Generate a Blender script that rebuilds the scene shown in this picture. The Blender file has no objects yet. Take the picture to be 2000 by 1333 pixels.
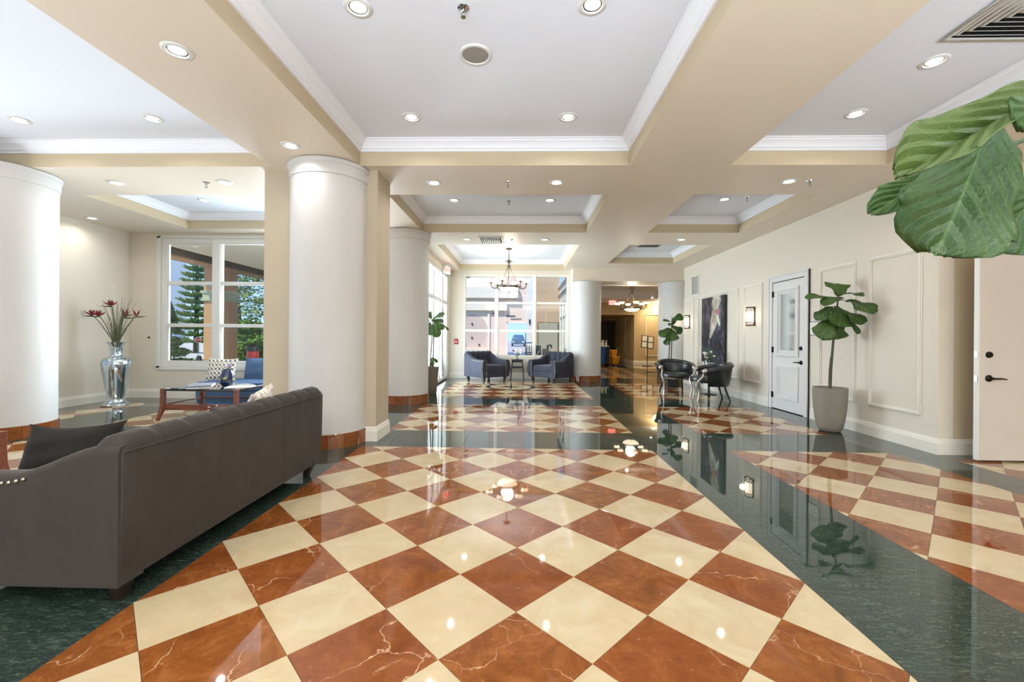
import bpy, bmesh, math, random
from math import sin, cos, pi, radians, sqrt, exp, atan2
from mathutils import Vector, Matrix
random.seed(7)
SC = bpy.context.scene
COL = SC.collection

# ---------------------------------------------------------------- camera
CH = 1.212
cam = bpy.data.cameras.new('camera'); camo = bpy.data.objects.new('camera', cam); COL.objects.link(camo)
cam.sensor_width = 36.0; cam.sensor_fit = 'HORIZONTAL'
cam.lens = 836.14 * 36 / 2000
cam.shift_x = (1000 - 995.9) / 2000; cam.shift_y = -(666.5 - 657.4) / 2000
cam.clip_start = 0.05; cam.clip_end = 400
YAW, ROLL = -0.02617, 0.00831
camo.matrix_world = Matrix.Translation((0, 0, CH)) @ Matrix.Rotation(-YAW, 4, 'Z') @ Matrix.Rotation(pi / 2, 4, 'X') @ Matrix.Rotation(ROLL, 4, 'Z')
SC.camera = camo

# ---------------------------------------------------------------- world, sun, daylight, exposure
w = bpy.data.worlds.new('sky'); SC.world = w; w.use_nodes = True
nt = w.node_tree; nt.nodes.clear()
tcw = nt.nodes.new('ShaderNodeTexCoord'); sep = nt.nodes.new('ShaderNodeSeparateXYZ'); sky = nt.nodes.new('ShaderNodeValToRGB')     # clear blue sky, paler at the horizon
for p_, c_ in zip(range(3), ((0.50, (0.42, 0.64, 0.92, 1)), (0.62, (0.20, 0.44, 0.86, 1)), (1.0, (0.07, 0.20, 0.60, 1)))):
    e_ = sky.color_ramp.elements[p_] if p_ < 2 else sky.color_ramp.elements.new(1.0)
    e_.position, e_.color = c_
mpw = nt.nodes.new('ShaderNodeMath'); mpw.operation = 'MULTIPLY_ADD'; mpw.inputs[1].default_value = 0.5; mpw.inputs[2].default_value = 0.5
nt.links.new(tcw.outputs['Generated'], sep.inputs[0]); nt.links.new(sep.outputs[2], mpw.inputs[0]); nt.links.new(mpw.outputs[0], sky.inputs[0])
bg = nt.nodes.new('ShaderNodeBackground'); bg.inputs[1].default_value = 0.85
wo = nt.nodes.new('ShaderNodeOutputWorld')
nt.links.new(sky.outputs[0], bg.inputs[0]); nt.links.new(bg.outputs[0], wo.inputs[0])
sun = bpy.data.lights.new('sun', 'SUN'); sun.energy = 2.6; sun.angle = radians(0.6); sun.color = (1, 0.95, 0.86)
suno = bpy.data.objects.new('sun', sun); COL.objects.link(suno)
suno.rotation_euler = Vector((0.42, 0.62, -0.95)).to_track_quat('-Z', 'Y').to_euler()
def area(name, loc, direction, sx, sy, power, color=(1, 1, 1), spread=180):
    l = bpy.data.lights.new(name, 'AREA'); l.shape = 'RECTANGLE'; l.size = sx; l.size_y = sy; l.energy = power; l.color = color; l.spread = radians(spread)
    o = bpy.data.objects.new(name, l); COL.objects.link(o); o.location = loc
    o.rotation_euler = Vector(direction).to_track_quat('-Z', 'Z').to_euler()
    return o
DAY = (0.74, 0.87, 1.0)
area('fill_uplight_front', (1.2, -3.6, 0.6), (0, 0.30, 1), 10.5, 1.8, 900, DAY, 128)     # added fill panel behind the photographer, aimed up to brighten the ceiling
area('daylight_side_window', (-7.0, 3.2, 1.0), (0.75, 0.0, 1), 5.4, 1.2, 62, (0.88, 0.94, 1.0), 150)
area('daylight_bay_window', (-3.75, 8.12, 1.8), (-0.35, -1, 0.1), 1.9, 2.1, 190, DAY)
area('daylight_entrance', (-2.75, 10.3, 1.6), (1, 0, 0.45), 3.4, 2.7, 290, DAY)
SC.view_settings.view_transform = 'Standard'; SC.view_settings.look = 'None'
SC.view_settings.exposure = 0.88; SC.view_settings.gamma = 1.0; SC.view_settings.use_curve_mapping = False
LAMP_W = 2.4          # watts of one recessed downlight

# ---------------------------------------------------------------- materials
def lin(c):
    return tuple(((x / 255) / 12.92 if x / 255 <= 0.04045 else ((x / 255 + 0.055) / 1.055) ** 2.4) for x in c) + (1.0,)
class NT:
    def __init__(s, name):
        s.m = bpy.data.materials.new(name); s.m.use_nodes = True; s.t = s.m.node_tree; s.t.nodes.clear()
        s.out = s.n('ShaderNodeOutputMaterial')
    def n(s, typ, **kw):
        x = s.t.nodes.new(typ)
        for k, v in kw.items(): setattr(x, k, v)
        return x
    def l(s, a, b): s.t.links.new(a, b)
    def bsdf(s, base=None, rough=0.5, metal=0.0, spec=0.5, **kw):
        b = s.n('ShaderNodeBsdfPrincipled')
        if base is not None:
            if hasattr(base, 'is_output'): s.l(base, b.inputs['Base Color'])
            else: b.inputs['Base Color'].default_value = base
        if hasattr(rough, 'is_output'): s.l(rough, b.inputs['Roughness'])
        else: b.inputs['Roughness'].default_value = rough
        b.inputs['Metallic'].default_value = metal; b.inputs['Specular IOR Level'].default_value = spec
        for k, v in kw.items(): b.inputs[k].default_value = v
        s.l(b.outputs[0], s.out.inputs[0]); s.b = b
        return b
    def coord(s, which='Object', rnd=0.0):
        tc = s.n('ShaderNodeTexCoord')
        if not rnd: return tc.outputs[which]
        oi = s.n('ShaderNodeObjectInfo'); m = s.n('ShaderNodeMath', operation='MULTIPLY'); s.l(oi.outputs['Random'], m.inputs[0]); m.inputs[1].default_value = rnd
        a = s.n('ShaderNodeVectorMath', operation='ADD'); s.l(tc.outputs[which], a.inputs[0]); s.l(m.outputs[0], a.inputs[1])
        return a.outputs[0]
    def noise(s, co, scale, detail=4, rough=0.55, dist=0.0):
        n = s.n('ShaderNodeTexNoise'); s.l(co, n.inputs['Vector']); n.inputs['Scale'].default_value = scale; n.inputs['Detail'].default_value = detail
        n.inputs['Roughness'].default_value = rough; n.inputs['Distortion'].default_value = dist
        return n.outputs['Fac']
    def ramp(s, fac, stops):
        r = s.n('ShaderNodeValToRGB'); s.l(fac, r.inputs[0]); e = r.color_ramp.elements
        while len(e) < len(stops): e.new(0.5)
        for i, (p, c) in enumerate(stops):
            e[i].position = p; e[i].color = c if not isinstance(c, (int, float)) else (c, c, c, 1)
        return r.outputs[0]
    def mix(s, fac, a, b, blend='MIX'):
        m = s.n('ShaderNodeMix', data_type='RGBA', blend_type=blend)
        for sock, v in ((m.inputs[0], fac), (m.inputs[6], a), (m.inputs[7], b)):
            if hasattr(v, 'is_output'): s.l(v, sock)
            else: sock.default_value = v
        return m.outputs[2]
    def math(s, op, a, b=0.0):
        m = s.n('ShaderNodeMath', operation=op)
        for sock, v in ((m.inputs[0], a), (m.inputs[1], b)):
            if hasattr(v, 'is_output'): s.l(v, sock)
            else: sock.default_value = v
        return m.outputs[0]
    def bump(s, h, strength=0.2, dist=0.01):
        b = s.n('ShaderNodeBump'); s.l(h, b.inputs['Height']); b.inputs['Strength'].default_value = strength; b.inputs['Distance'].default_value = dist
        s.l(b.outputs[0], s.b.inputs['Normal'])
M = {}
def paint(name, rgb, rough=0.6, var=0.04, spec=0.35):
    t = NT(name); co = t.coord('Object'); n = t.noise(co, 1.7, 3)
    a = lin(rgb); d = tuple(x * (1 - var) for x in a[:3]) + (1,)
    t.bsdf(t.mix(n, d, a), rough, spec=spec); t.bump(t.noise(co, 260, 2), 0.04, 0.002); M[name] = t.m
def plain(name, rgb, rough=0.5, metal=0.0, spec=0.5, var=0.12, scale=9, bump=0.0, bscale=60, rnd=0.0, **kw):
    t = NT(name); co = t.coord('Object', rnd); n = t.noise(co, scale, 4); a = lin(rgb)
    d = tuple(x * (1 - var) for x in a[:3]) + (1,)
    t.bsdf(t.mix(n, d, a), rough, metal, spec, **kw)
    if bump: t.bump(t.noise(co, bscale, 3), bump, 0.006)
    M[name] = t.m
def glow(name, rgb, strength, base=(250, 240, 220)):
    t = NT(name); b = t.bsdf(lin(base), 0.4); b.inputs['Emission Color'].default_value = lin(rgb); b.inputs['Emission Strength'].default_value = strength; M[name] = t.m
def glass(name, tint=(1, 1, 1), refl=1.0, ior=1.45, rough=0.0):
    t = NT(name); tr = t.n('ShaderNodeBsdfTransparent'); tr.inputs[0].default_value = tint + (1,)
    gl = t.n('ShaderNodeBsdfGlossy'); gl.inputs['Roughness'].default_value = rough
    fr = t.n('ShaderNodeFresnel'); fr.inputs[0].default_value = ior; m = t.n('ShaderNodeMixShader')
    t.l(t.math('MULTIPLY', fr.outputs[0], refl), m.inputs[0]); t.l(tr.outputs[0], m.inputs[1]); t.l(gl.outputs[0], m.inputs[2]); t.l(m.outputs[0], t.out.inputs[0]); M[name] = t.m

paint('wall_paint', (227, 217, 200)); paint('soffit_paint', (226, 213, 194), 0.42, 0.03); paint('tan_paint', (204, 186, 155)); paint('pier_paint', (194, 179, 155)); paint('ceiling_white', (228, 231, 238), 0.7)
paint('trim_white', (234, 232, 226), 0.38); paint('column_paint', (206, 203, 199), 0.5); paint('crown_white', (240, 240, 243), 0.5); paint('base_paint', (236, 229, 216), 0.35)
paint('corridor_paint', (206, 184, 146)); paint('door_paint', (226, 222, 219), 0.35); paint('open_door_paint', (214, 205, 196), 0.4)
def stone_cream():
    t = NT('cream_marble'); co = t.coord('Object', 61.0); n = t.noise(co, 5.0, 6, 0.6, 0.6); v = t.noise(co, 24, 4)
    c = t.ramp(n, [(0.3, lin((184, 162, 126))), (0.55, lin((194, 175, 141))), (0.75, lin((200, 184, 155)))])
    oi = t.n('ShaderNodeObjectInfo'); c = t.mix(t.math('MULTIPLY', oi.outputs['Random'], 0.35), c, lin((188, 166, 130)))
    ve = t.ramp(t.noise(co, 2.2, 5, 0.6, 1.6), [(0.490, 0.0), (0.5, 1.0), (0.510, 0.0)])
    c = t.mix(t.math('MULTIPLY', ve, 0.20), c, lin((196, 160, 104)))
    t.bsdf(c, t.math('ADD', t.math('MULTIPLY', v, 0.02), 0.025), spec=0.55); M['cream_marble'] = t.m
def stone_red():
    t = NT('red_marble'); co = t.coord('Object', 83.0); n = t.noise(co, 5.5, 10, 0.74, 0.7)
    c = t.ramp(n, [(0.28, lin((92, 48, 22))), (0.5, lin((128, 73, 31))), (0.64, lin((150, 92, 46))), (0.85, lin((168, 116, 74)))])
    oi = t.n('ShaderNodeObjectInfo')
    c = t.mix(t.math('MULTIPLY', oi.outputs['Random'], 0.45), c, lin((128, 62, 34)))
    spots = t.ramp(t.noise(co, 30, 3), [(0.66, 0.0), (0.76, 1.0)])
    c = t.mix(t.math('MULTIPLY', spots, 0.35), c, lin((214, 160, 110)))
    vo = t.n('ShaderNodeTexVoronoi', feature='DISTANCE_TO_EDGE'); vo.inputs['Scale'].default_value = 2.3
    nv = t.n('ShaderNodeTexNoise'); nv.inputs['Scale'].default_value = 5.0; nv.inputs['Detail'].default_value = 5; t.l(co, nv.inputs['Vector'])
    mv = t.n('ShaderNodeVectorMath', operation='MULTIPLY_ADD'); t.l(nv.outputs['Color'], mv.inputs[0]); mv.inputs[1].default_value = (0.26, 0.26, 0.26); t.l(co, mv.inputs[2])
    t.l(mv.outputs[0], vo.inputs['Vector'])
    crack = t.ramp(vo.outputs['Distance'], [(0.0, 1.0), (0.007, 0.0)])
    gate = t.ramp(t.noise(co, 3.0, 3), [(0.48, 0.0), (0.62, 1.0)])
    c = t.mix(t.math('MULTIPLY', t.math('MULTIPLY', crack, gate), 0.6), c, lin((240, 208, 165)))
    pale = t.math('MULTIPLY', t.ramp(t.noise(co, 3.4, 6, 0.7, 2.0), [(0.62, 0.0), (0.72, 1.0)]), t.ramp(oi.outputs['Random'], [(0.72, 0.0), (0.86, 1.0)]))
    c = t.mix(t.math('MULTIPLY', pale, 0.55), c, lin((226, 190, 150)))
    t.bsdf(c, 0.03, spec=0.55); M['red_marble'] = t.m
def stone_green():
    t = NT('green_marble'); co = t.coord('Object', 47.0)
    mp = t.n('ShaderNodeMapping'); t.l(co, mp.inputs[0]); mp.inputs['Rotation'].default_value = (0, 0, 0.55); mp.inputs['Scale'].default_value = (1.0, 4.2, 1.0)
    n = t.noise(mp.outputs[0], 9.0, 10, 0.78, 1.2); n2 = t.noise(mp.outputs[0], 32, 8, 0.78, 1.0)
    c = t.ramp(n, [(0.3, lin((18, 27, 26))), (0.5, lin((38, 52, 48))), (0.63, lin((66, 80, 70))), (0.8, lin((110, 118, 96)))])
    fl = t.ramp(n2, [(0.54, 0.0), (0.70, 1.0)]); c = t.mix(t.math('MULTIPLY', fl, 0.5), c, lin((150, 154, 118)))
    t.bsdf(c, 0.025, spec=0.6); M['green_marble'] = t.m
stone_cream(); stone_red(); stone_green()
plain('grout', (120, 92, 64), 0.7)
def velvet(name, rgb, sheen, sheen_w=0.55, rough=0.85):
    t = NT(name); co = t.coord('Object'); a = lin(rgb); n = t.noise(co, 3.2, 5, 0.6, 0.8)
    c = t.mix(n, tuple(x * 0.66 for x in a[:3]) + (1,), tuple(x * 1.3 for x in a[:3]) + (1,))
    b = t.bsdf(c, rough, spec=0.2); b.inputs['Sheen Weight'].default_value = sheen_w; b.inputs['Sheen Roughness'].default_value = 0.35; b.inputs['Sheen Tint'].default_value = lin(sheen)
    t.bump(t.math('ADD', t.math('MULTIPLY', t.noise(co, 330, 2), 0.05), t.noise(co, 4.0, 3, 0.5, 0.6)), 0.35, 0.03); M[name] = t.m
velvet('charcoal_velvet', (63, 57, 53), (190, 180, 172), 0.35); velvet('slate_velvet', (58, 59, 68), (150, 155, 175)); velvet('dark_velvet', (36, 33, 29), (150, 140, 125), 0.12); velvet('blue_velvet', (82, 106, 138), (130, 160, 200), 0.5)
plain('dark_wood', (42, 29, 23), 0.4, var=0.3); plain('espresso_wood', (40, 30, 26), 0.38, var=0.3)
def wood(name, a, b, rough=0.35):
    t = NT(name); co = t.coord('Object'); mp = t.n('ShaderNodeMapping'); t.l(co, mp.inputs[0]); mp.inputs['Scale'].default_value = (1.4, 14, 14)
    n = t.noise(mp.outputs[0], 3.0, 5, 0.6, 0.7); t.bsdf(t.ramp(n, [(0.3, lin(a)), (0.7, lin(b))]), rough); M[name] = t.m
wood('walnut', (92, 48, 34), (136, 78, 56)); wood('beam_wood', (52, 32, 20), (84, 54, 34), 0.6); wood('plank_wood', (120, 78, 50), (160, 108, 72), 0.6)
plain('chrome', (226, 226, 228), 0.12, 1.0, var=0.03); plain('steel', (168, 166, 160), 0.3, 1.0, var=0.1); plain('silver_leaf', (205, 200, 190), 0.28, 0.9, var=0.3, scale=40)
plain('bronze', (44, 36, 32), 0.35, 0.75, var=0.3); plain('iron', (88, 76, 64), 0.42, 0.7, var=0.45, scale=60); plain('brass_nail', (186, 178, 160), 0.25, 1.0)
plain('black_leather', (42, 45, 46), 0.28, spec=0.55, var=0.35, scale=14, bump=0.12, bscale=160)
plain('concrete', (146, 138, 126), 0.75, var=0.25, scale=8, bump=0.2, bscale=50); plain('taupe_pot', (112, 102, 86), 0.6, var=0.2); plain('dark_planter', (58, 56, 54), 0.5); plain('soil', (60, 48, 34), 0.95, var=0.5, scale=50, bump=0.6)
plain('bark', (92, 96, 76), 0.8, var=0.4, scale=30, bump=0.3); plain('twig_bark', (120, 96, 70), 0.8, var=0.4, scale=30)
plain('vent_white', (222, 220, 214), 0.45); plain('shade_black', (14, 13, 12), 0.9); plain('speaker_mesh', (150, 144, 134), 0.7, var=0.15, scale=300)  # the near-black stands in for shade in the door gap and vents
plain('paper', (238, 234, 224), 0.7, var=0.05); plain('newsprint', (150, 152, 156), 0.7, var=0.5, scale=30); plain('magazine_blue', (70, 84, 108), 0.35, var=0.5, scale=20)
plain('red_plastic', (176, 34, 34), 0.35); plain('blue_plastic', (30, 92, 160), 0.4); plain('yellow_plastic', (216, 152, 40), 0.4); plain('white_plastic', (232, 232, 226), 0.4); plain('black_plastic', (26, 26, 28), 0.45); plain('navy_plastic', (30, 48, 92), 0.4)
plain('cobalt_glass', (28, 44, 84), 0.1, spec=0.8, var=0.4, scale=16); plain('orchid_pink', (206, 160, 206), 0.5, var=0.3); plain('petal_white', (240, 236, 224), 0.6); plain('petal_red', (136, 26, 40), 0.55, var=0.4, scale=40); plain('stem_green', (84, 104, 70), 0.6, var=0.3)
plain('grass_dry', (124, 128, 96), 0.8, var=0.3); plain('leaf_yellow', (190, 186, 80), 0.5, var=0.5, scale=30)
plain('mercury_glass', (214, 226, 234), 0.09, 0.95, var=0.18, scale=13)
plain('stucco_tan', (186, 144, 102), 0.85, var=0.1, bump=0.2); plain('stucco_pink', (236, 208, 192), 0.85, var=0.08); plain('stucco_cream', (242, 230, 214), 0.8); plain('stucco_mauve', (222, 198, 190), 0.85, var=0.2, scale=5); plain('capital_green', (170, 176, 150), 0.8)
plain('stucco_wing', (196, 168, 138), 0.85); plain('grey_door', (170, 166, 146), 0.6); plain('asphalt_pale', (206, 200, 188), 0.85, var=0.12); plain('patio_floor', (204, 186, 182), 0.5, var=0.12); plain('lawn', (112, 138, 60), 0.9, var=0.5, scale=20)
plain('needles', (112, 150, 62), 0.8, var=0.6, scale=6); plain('needles_dark', (70, 112, 54), 0.8, var=0.6, scale=6); plain('shrub_green', (120, 158, 40), 0.7, var=0.6, scale=12); plain('tree_leaf', (150, 170, 80), 0.7, var=0.6, scale=9); plain('trunk_brown', (92, 74, 56), 0.9, var=0.4, scale=20)
plain('far_facade', (232, 232, 232), 0.8); plain('far_window', (110, 132, 160), 0.3); plain('car_blue', (90, 116, 140), 0.25, 0.2); plain('car_glass', (40, 52, 66), 0.1); plain('rubber', (22, 22, 22), 0.8)
glass('window_glass', (0.97, 0.99, 0.98), 0.8); glass('table_glass', (0.86, 0.93, 0.91), 1.6); glass('clear_glass', (0.93, 0.97, 0.97), 1.4)
plain('door_glass', (196, 198, 196), 0.06, 0.85, var=0.05)
glow('lamp_white', (255, 250, 242), 6.0); glow('lamp_warm', (255, 236, 205), 9.0); glow('alabaster', (255, 232, 190), 1.3); glow('alabaster_hot', (255, 236, 200), 1.7); glow('sconce_glass', (255, 238, 208), 1.5); glow('exit_red', (255, 50, 40), 2.2, (200, 30, 30)); glow('exit_face', (255, 190, 180), 0.7, (240, 200, 196))
def lattice_fabric():
    t = NT('lattice_fabric'); uv = t.coord('UV'); s = t.n('ShaderNodeSeparateXYZ'); t.l(uv, s.inputs[0])
    x = t.math('MULTIPLY', s.outputs[0], 7 * pi); y = t.math('MULTIPLY', s.outputs[1], 5 * pi)
    f = t.math('ABSOLUTE', t.math('SUBTRACT', t.math('ABSOLUTE', t.math('SINE', x)), t.math('ABSOLUTE', t.math('SINE', y))))
    t.bsdf(t.mix(t.ramp(f, [(0.13, 1.0), (0.2, 0.0)]), lin((236, 230, 216)), lin((74, 76, 84))), 0.9, spec=0.2); M['lattice_fabric'] = t.m
def twig_fabric():
    t = NT('twig_fabric'); uv = t.coord('UV'); n = t.noise(uv, 4.0, 4, 0.6, 1.5)
    f = t.ramp(n, [(0.46, 0.0), (0.485, 1.0), (0.51, 1.0), (0.535, 0.0)])
    t.bsdf(t.mix(t.math('MULTIPLY', f, 0.8), lin((240, 234, 222)), lin((150, 112, 84))), 0.9, spec=0.2); M['twig_fabric'] = t.m
def fig_leaf(name, hi, lo, vein):
    t = NT(name); uv = t.coord('UV'); s = t.n('ShaderNodeSeparateXYZ'); t.l(uv, s.inputs[0])
    u = t.math('ABSOLUTE', t.math('SUBTRACT', t.math('MULTIPLY', s.outputs[0], 2.0), 1.0)); v = s.outputs[1]
    mid = t.ramp(u, [(0.018, 1.0), (0.04, 0.0)])
    side = t.math('PINGPONG', t.math('ADD', t.math('MULTIPLY', v, 8.0), t.math('MULTIPLY', u, -3.0)), 0.5)
    sv = t.ramp(side, [(0.0, 1.0), (0.045, 0.0)])
    net = t.n('ShaderNodeTexVoronoi', feature='DISTANCE_TO_EDGE'); net.inputs['Scale'].default_value = 26; t.l(uv, net.inputs['Vector'])
    nv = t.ramp(net.outputs['Distance'], [(0.0, 1.0), (0.06, 0.0)])
    co = t.coord('Object', 11.0); n = t.noise(co, 9, 4)
    oi = t.n('ShaderNodeObjectInfo')
    c = t.mix(n, lin(lo), lin(hi)); c = t.mix(t.math('MULTIPLY', oi.outputs['Random'], 0.35), c, lin((92, 116, 42)))
    c = t.mix(t.math('MULTIPLY', nv, 0.12), c, lin(vein)); c = t.mix(t.math('MULTIPLY', t.math('MAXIMUM', mid, t.math('MULTIPLY', sv, 0.55)), 0.5), c, lin(vein))
    b = t.bsdf(c, 0.36, spec=0.5)
    h = t.math('SUBTRACT', side, t.math('MULTIPLY', nv, 0.05)); t.bump(h, 0.5, 0.012)
    tl = t.n('ShaderNodeBsdfTranslucent'); t.l(c, tl.inputs[0]); mx = t.n('ShaderNodeMixShader'); mx.inputs[0].default_value = 0.16
    t.l(b.outputs[0], mx.inputs[1]); t.l(tl.outputs[0], mx.inputs[2]); t.l(mx.outputs[0], t.out.inputs[0]); M[name] = t.m
def painting_mat():
    t = NT('painted_canvas'); uv = t.coord('UV'); s = t.n('ShaderNodeSeparateXYZ'); t.l(uv, s.inputs[0]); x, y = s.outputs[0], s.outputs[1]
    mp = t.n('ShaderNodeMapping'); t.l(uv, mp.inputs[0]); mp.inputs['Scale'].default_value = (5, 3.2, 1); mp.inputs['Rotation'].default_value = (0, 0, 0.5)
    n = t.noise(mp.outputs[0], 0.75, 6, 0.62, 2.0)
    c = t.ramp(n, [(0.36, lin((14, 15, 20))), (0.49, lin((38, 38, 50))), (0.60, lin((84, 82, 104))), (0.74, lin((176, 172, 184)))])
    def blob(cx, cy, sx, sy, tilt, wob):
        dx = t.math('SUBTRACT', x, cx); dy = t.math('SUBTRACT', y, cy); dx = t.math('SUBTRACT', dx, t.math('MULTIPLY', dy, tilt))
        d = t.math('ADD', t.math('POWER', t.math('ABSOLUTE', t.math('DIVIDE', dx, sx)), 2.0), t.math('POWER', t.math('ABSOLUTE', t.math('DIVIDE', dy, sy)), 2.0))
        d = t.math('ADD', d, t.math('MULTIPLY', t.math('SUBTRACT', n, 0.5), wob))
        return t.ramp(d, [(0.7, 1.0), (1.0, 0.0)])
    light = t.ramp(n, [(0.35, lin((120, 104, 84))), (0.55, lin((206, 196, 182))), (0.75, lin((232, 226, 214)))])
    c = t.mix(blob(0.66, 0.92, 0.20, 0.13, 0.2, 3.0), c, light); c = t.mix(blob(0.60, 0.68, 0.18, 0.24, 0.45, 2.6), c, light); c = t.mix(blob(0.50, 0.50, 0.09, 0.14, 0.8, 2.0), c, light)
    c = t.mix(blob(0.70, 0.77, 0.12, 0.05, 0.3, 1.4), c, lin((176, 122, 116))); c = t.mix(blob(0.76, 0.63, 0.05, 0.09, -0.6, 0.9), c, lin((214, 228, 190)))
    c = t.mix(t.math('MULTIPLY', blob(0.3, 0.16, 0.24, 0.08, 0.4, 2.0), 0.6), c, lin((60, 84, 70)))
    t.bsdf(c, 0.5); M['painted_canvas'] = t.m
lattice_fabric(); twig_fabric(); painting_mat()
fig_leaf('fig_leaf', (70, 108, 44), (38, 74, 32), (150, 178, 96)); fig_leaf('fig_leaf_big', (44, 90, 40), (24, 62, 30), (104, 142, 80)); fig_leaf('fig_leaf_under', (86, 104, 46), (54, 76, 34), (120, 132, 70))

# ---------------------------------------------------------------- mesh builder
class MB:
    def __init__(s): s.v = []; s.f = []; s.uv = None
    def add(s, vs, fs, mat=None):
        b = len(s.v); s.v += [tuple((mat @ Vector(p)) if mat else p) for p in vs]; s.f += [tuple(i + b for i in f) for f in fs]; return s
    def box(s, x0, x1, y0, y1, z0, z1, mat=None):
        return s.add([(x0, y0, z0), (x1, y0, z0), (x1, y1, z0), (x0, y1, z0), (x0, y0, z1), (x1, y0, z1), (x1, y1, z1), (x0, y1, z1)],
                     [(3, 2, 1, 0), (4, 5, 6, 7), (0, 1, 5, 4), (1, 2, 6, 5), (2, 3, 7, 6), (3, 0, 4, 7)], mat)
    def frustum(s, c0, s0, z0, c1, s1, z1, mat=None):
        vs = [(c0[0] + a * s0[0] / 2, c0[1] + b * s0[1] / 2, z0) for a, b in ((-1, -1), (1, -1), (1, 1), (-1, 1))] + [(c1[0] + a * s1[0] / 2, c1[1] + b * s1[1] / 2, z1) for a, b in ((-1, -1), (1, -1), (1, 1), (-1, 1))]
        return s.add(vs, [(3, 2, 1, 0), (4, 5, 6, 7), (0, 1, 5, 4), (1, 2, 6, 5), (2, 3, 7, 6), (3, 0, 4, 7)], mat)
    def prism(s, poly, z0, z1, mat=None):
        n = len(poly)
        return s.add([(x, y, z0) for x, y in poly] + [(x, y, z1) for x, y in poly], [tuple(range(n - 1, -1, -1)), tuple(range(n, 2 * n))] + [(i, (i + 1) % n, n + (i + 1) % n, n + i) for i in range(n)], mat)
    def lathe(s, prof, seg=32, c=(0, 0, 0), a0=0.0, a1=2 * pi, mat=None):
        full = abs(a1 - a0 - 2 * pi) < 1e-6; k = seg if full else seg + 1; vs = []; fs = []
        for r, z in prof:
            for i in range(k):
                a = a0 + (a1 - a0) * i / seg; vs.append((c[0] + r * cos(a), c[1] + r * sin(a), c[2] + z))
        for j in range(len(prof) - 1):
            for i in range(seg):
                i2 = (i + 1) % k; fs.append((j * k + i, j * k + i2, (j + 1) * k + i2, (j + 1) * k + i))
        return s.add(vs, fs, mat)
    def tube(s, pts, r, seg=8, mat=None, caps=True):
        P = [Vector(p) for p in pts]; n = len(P); R = r if isinstance(r, (list, tuple)) else [r] * n; vs = []; fs = []; up = None
        for i, p in enumerate(P):
            d = (P[min(i + 1, n - 1)] - P[max(i - 1, 0)]).normalized()
            if up is None: up = d.orthogonal().normalized()
            else: up = (up - d * up.dot(d)).normalized()
            q = d.cross(up)
            for k in range(seg):
                a = 2 * pi * k / seg; vs.append(tuple(p + (up * cos(a) + q * sin(a)) * R[i]))
        for i in range(n - 1):
            for k in range(seg): fs.append((i * seg + k, i * seg + (k + 1) % seg, (i + 1) * seg + (k + 1) % seg, (i + 1) * seg + k))
        if caps: fs += [tuple(range(seg - 1, -1, -1)), tuple(range((n - 1) * seg, n * seg))]
        return s.add(vs, fs, mat)
    def grid(s, fn, nu, nv, closed_u=False, mat=None):
        ku = nu if closed_u else nu + 1; vs = [fn(i / nu, j / nv) for j in range(nv + 1) for i in range(ku)]; fs = []
        for j in range(nv):
            for i in range(nu):
                i2 = (i + 1) % ku; fs.append((j * ku + i, j * ku + i2, (j + 1) * ku + i2, (j + 1) * ku + i))
        return s.add(vs, fs, mat)
    def ball(s, c, r, seg=10, rings=6, sz=1.0):
        return s.lathe([(max(1e-4, r * sin(pi * i / rings)), -r * sz * cos(pi * i / rings)) for i in range(rings + 1)], seg, c)
    def mesh(s, name, sharp=38):
        m = bpy.data.meshes.new(name); m.from_pydata(s.v, [], s.f); m.validate(); m.update()
        m.polygons.foreach_set('use_smooth', [True] * len(m.polygons)); m.set_sharp_from_angle(angle=radians(sharp))
        if s.uv: 
            ul = m.uv_layers.new(name='UVMap')
            for l in m.loops: ul.data[l.index].uv = s.uv[l.vertex_index]
        return m
    def build(s, name, mat, parent=None, loc=None, bevel=0.0, sharp=38, fixn=True, kind=None, label=None, segs=2, solid=0.0):
        m = s.mesh(name, sharp)
        if fixn:
            b = bmesh.new(); b.from_mesh(m); bmesh.ops.recalc_face_normals(b, faces=b.faces); b.to_mesh(m); b.free(); m.set_sharp_from_angle(angle=radians(sharp))
        m.materials.append(M[mat] if isinstance(mat, str) else mat)
        o = bpy.data.objects.new(name, m); COL.objects.link(o)
        if parent: o.parent = parent
        if loc: o.location = loc
        if solid: q = o.modifiers.new('thickness', 'SOLIDIFY'); q.thickness = solid; q.offset = 0
        if bevel: q = o.modifiers.new('bevel', 'BEVEL'); q.width = bevel; q.segments = segs; q.limit_method = 'ANGLE'; q.angle_limit = radians(40)
        if kind: o['kind'] = kind
        if label: o['label'] = label
        return o
KIDS = {}
def thing(name, label, cat, loc=(0, 0, 0), rz=0.0, group=None, kind=None):
    o = bpy.data.objects.new(name, None); COL.objects.link(o); o.location = loc; o.rotation_euler = (0, 0, rz); o.empty_display_size = 0.1
    o['label'] = label; o['category'] = cat
    if group: o['group'] = group
    if kind: o['kind'] = kind
    return o
def tag(o, label, cat, group=None, kind=None):
    o['label'] = label; o['category'] = cat
    if group: o['group'] = group
    if kind: o['kind'] = kind
    return o
def struct(o): o['kind'] = 'structure'; return o
def shell(name):
    o = bpy.data.objects.new(name, None); COL.objects.link(o); o['kind'] = 'structure'; return o
def copy_tree(o, loc=None, rz=None, label=None, parent=None):
    c = o.copy(); COL.objects.link(c)
    if parent: c.parent = parent
    if loc is not None: c.location = loc
    if rz is not None: c.rotation_euler = (0, 0, rz)
    if label: c['label'] = label
    for ch in list(o.children): copy_tree(ch, parent=c)
    return c
def RZ(a): return Matrix.Rotation(a, 4, 'Z')
def T(x, y, z): return Matrix.Translation((x, y, z))

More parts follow.
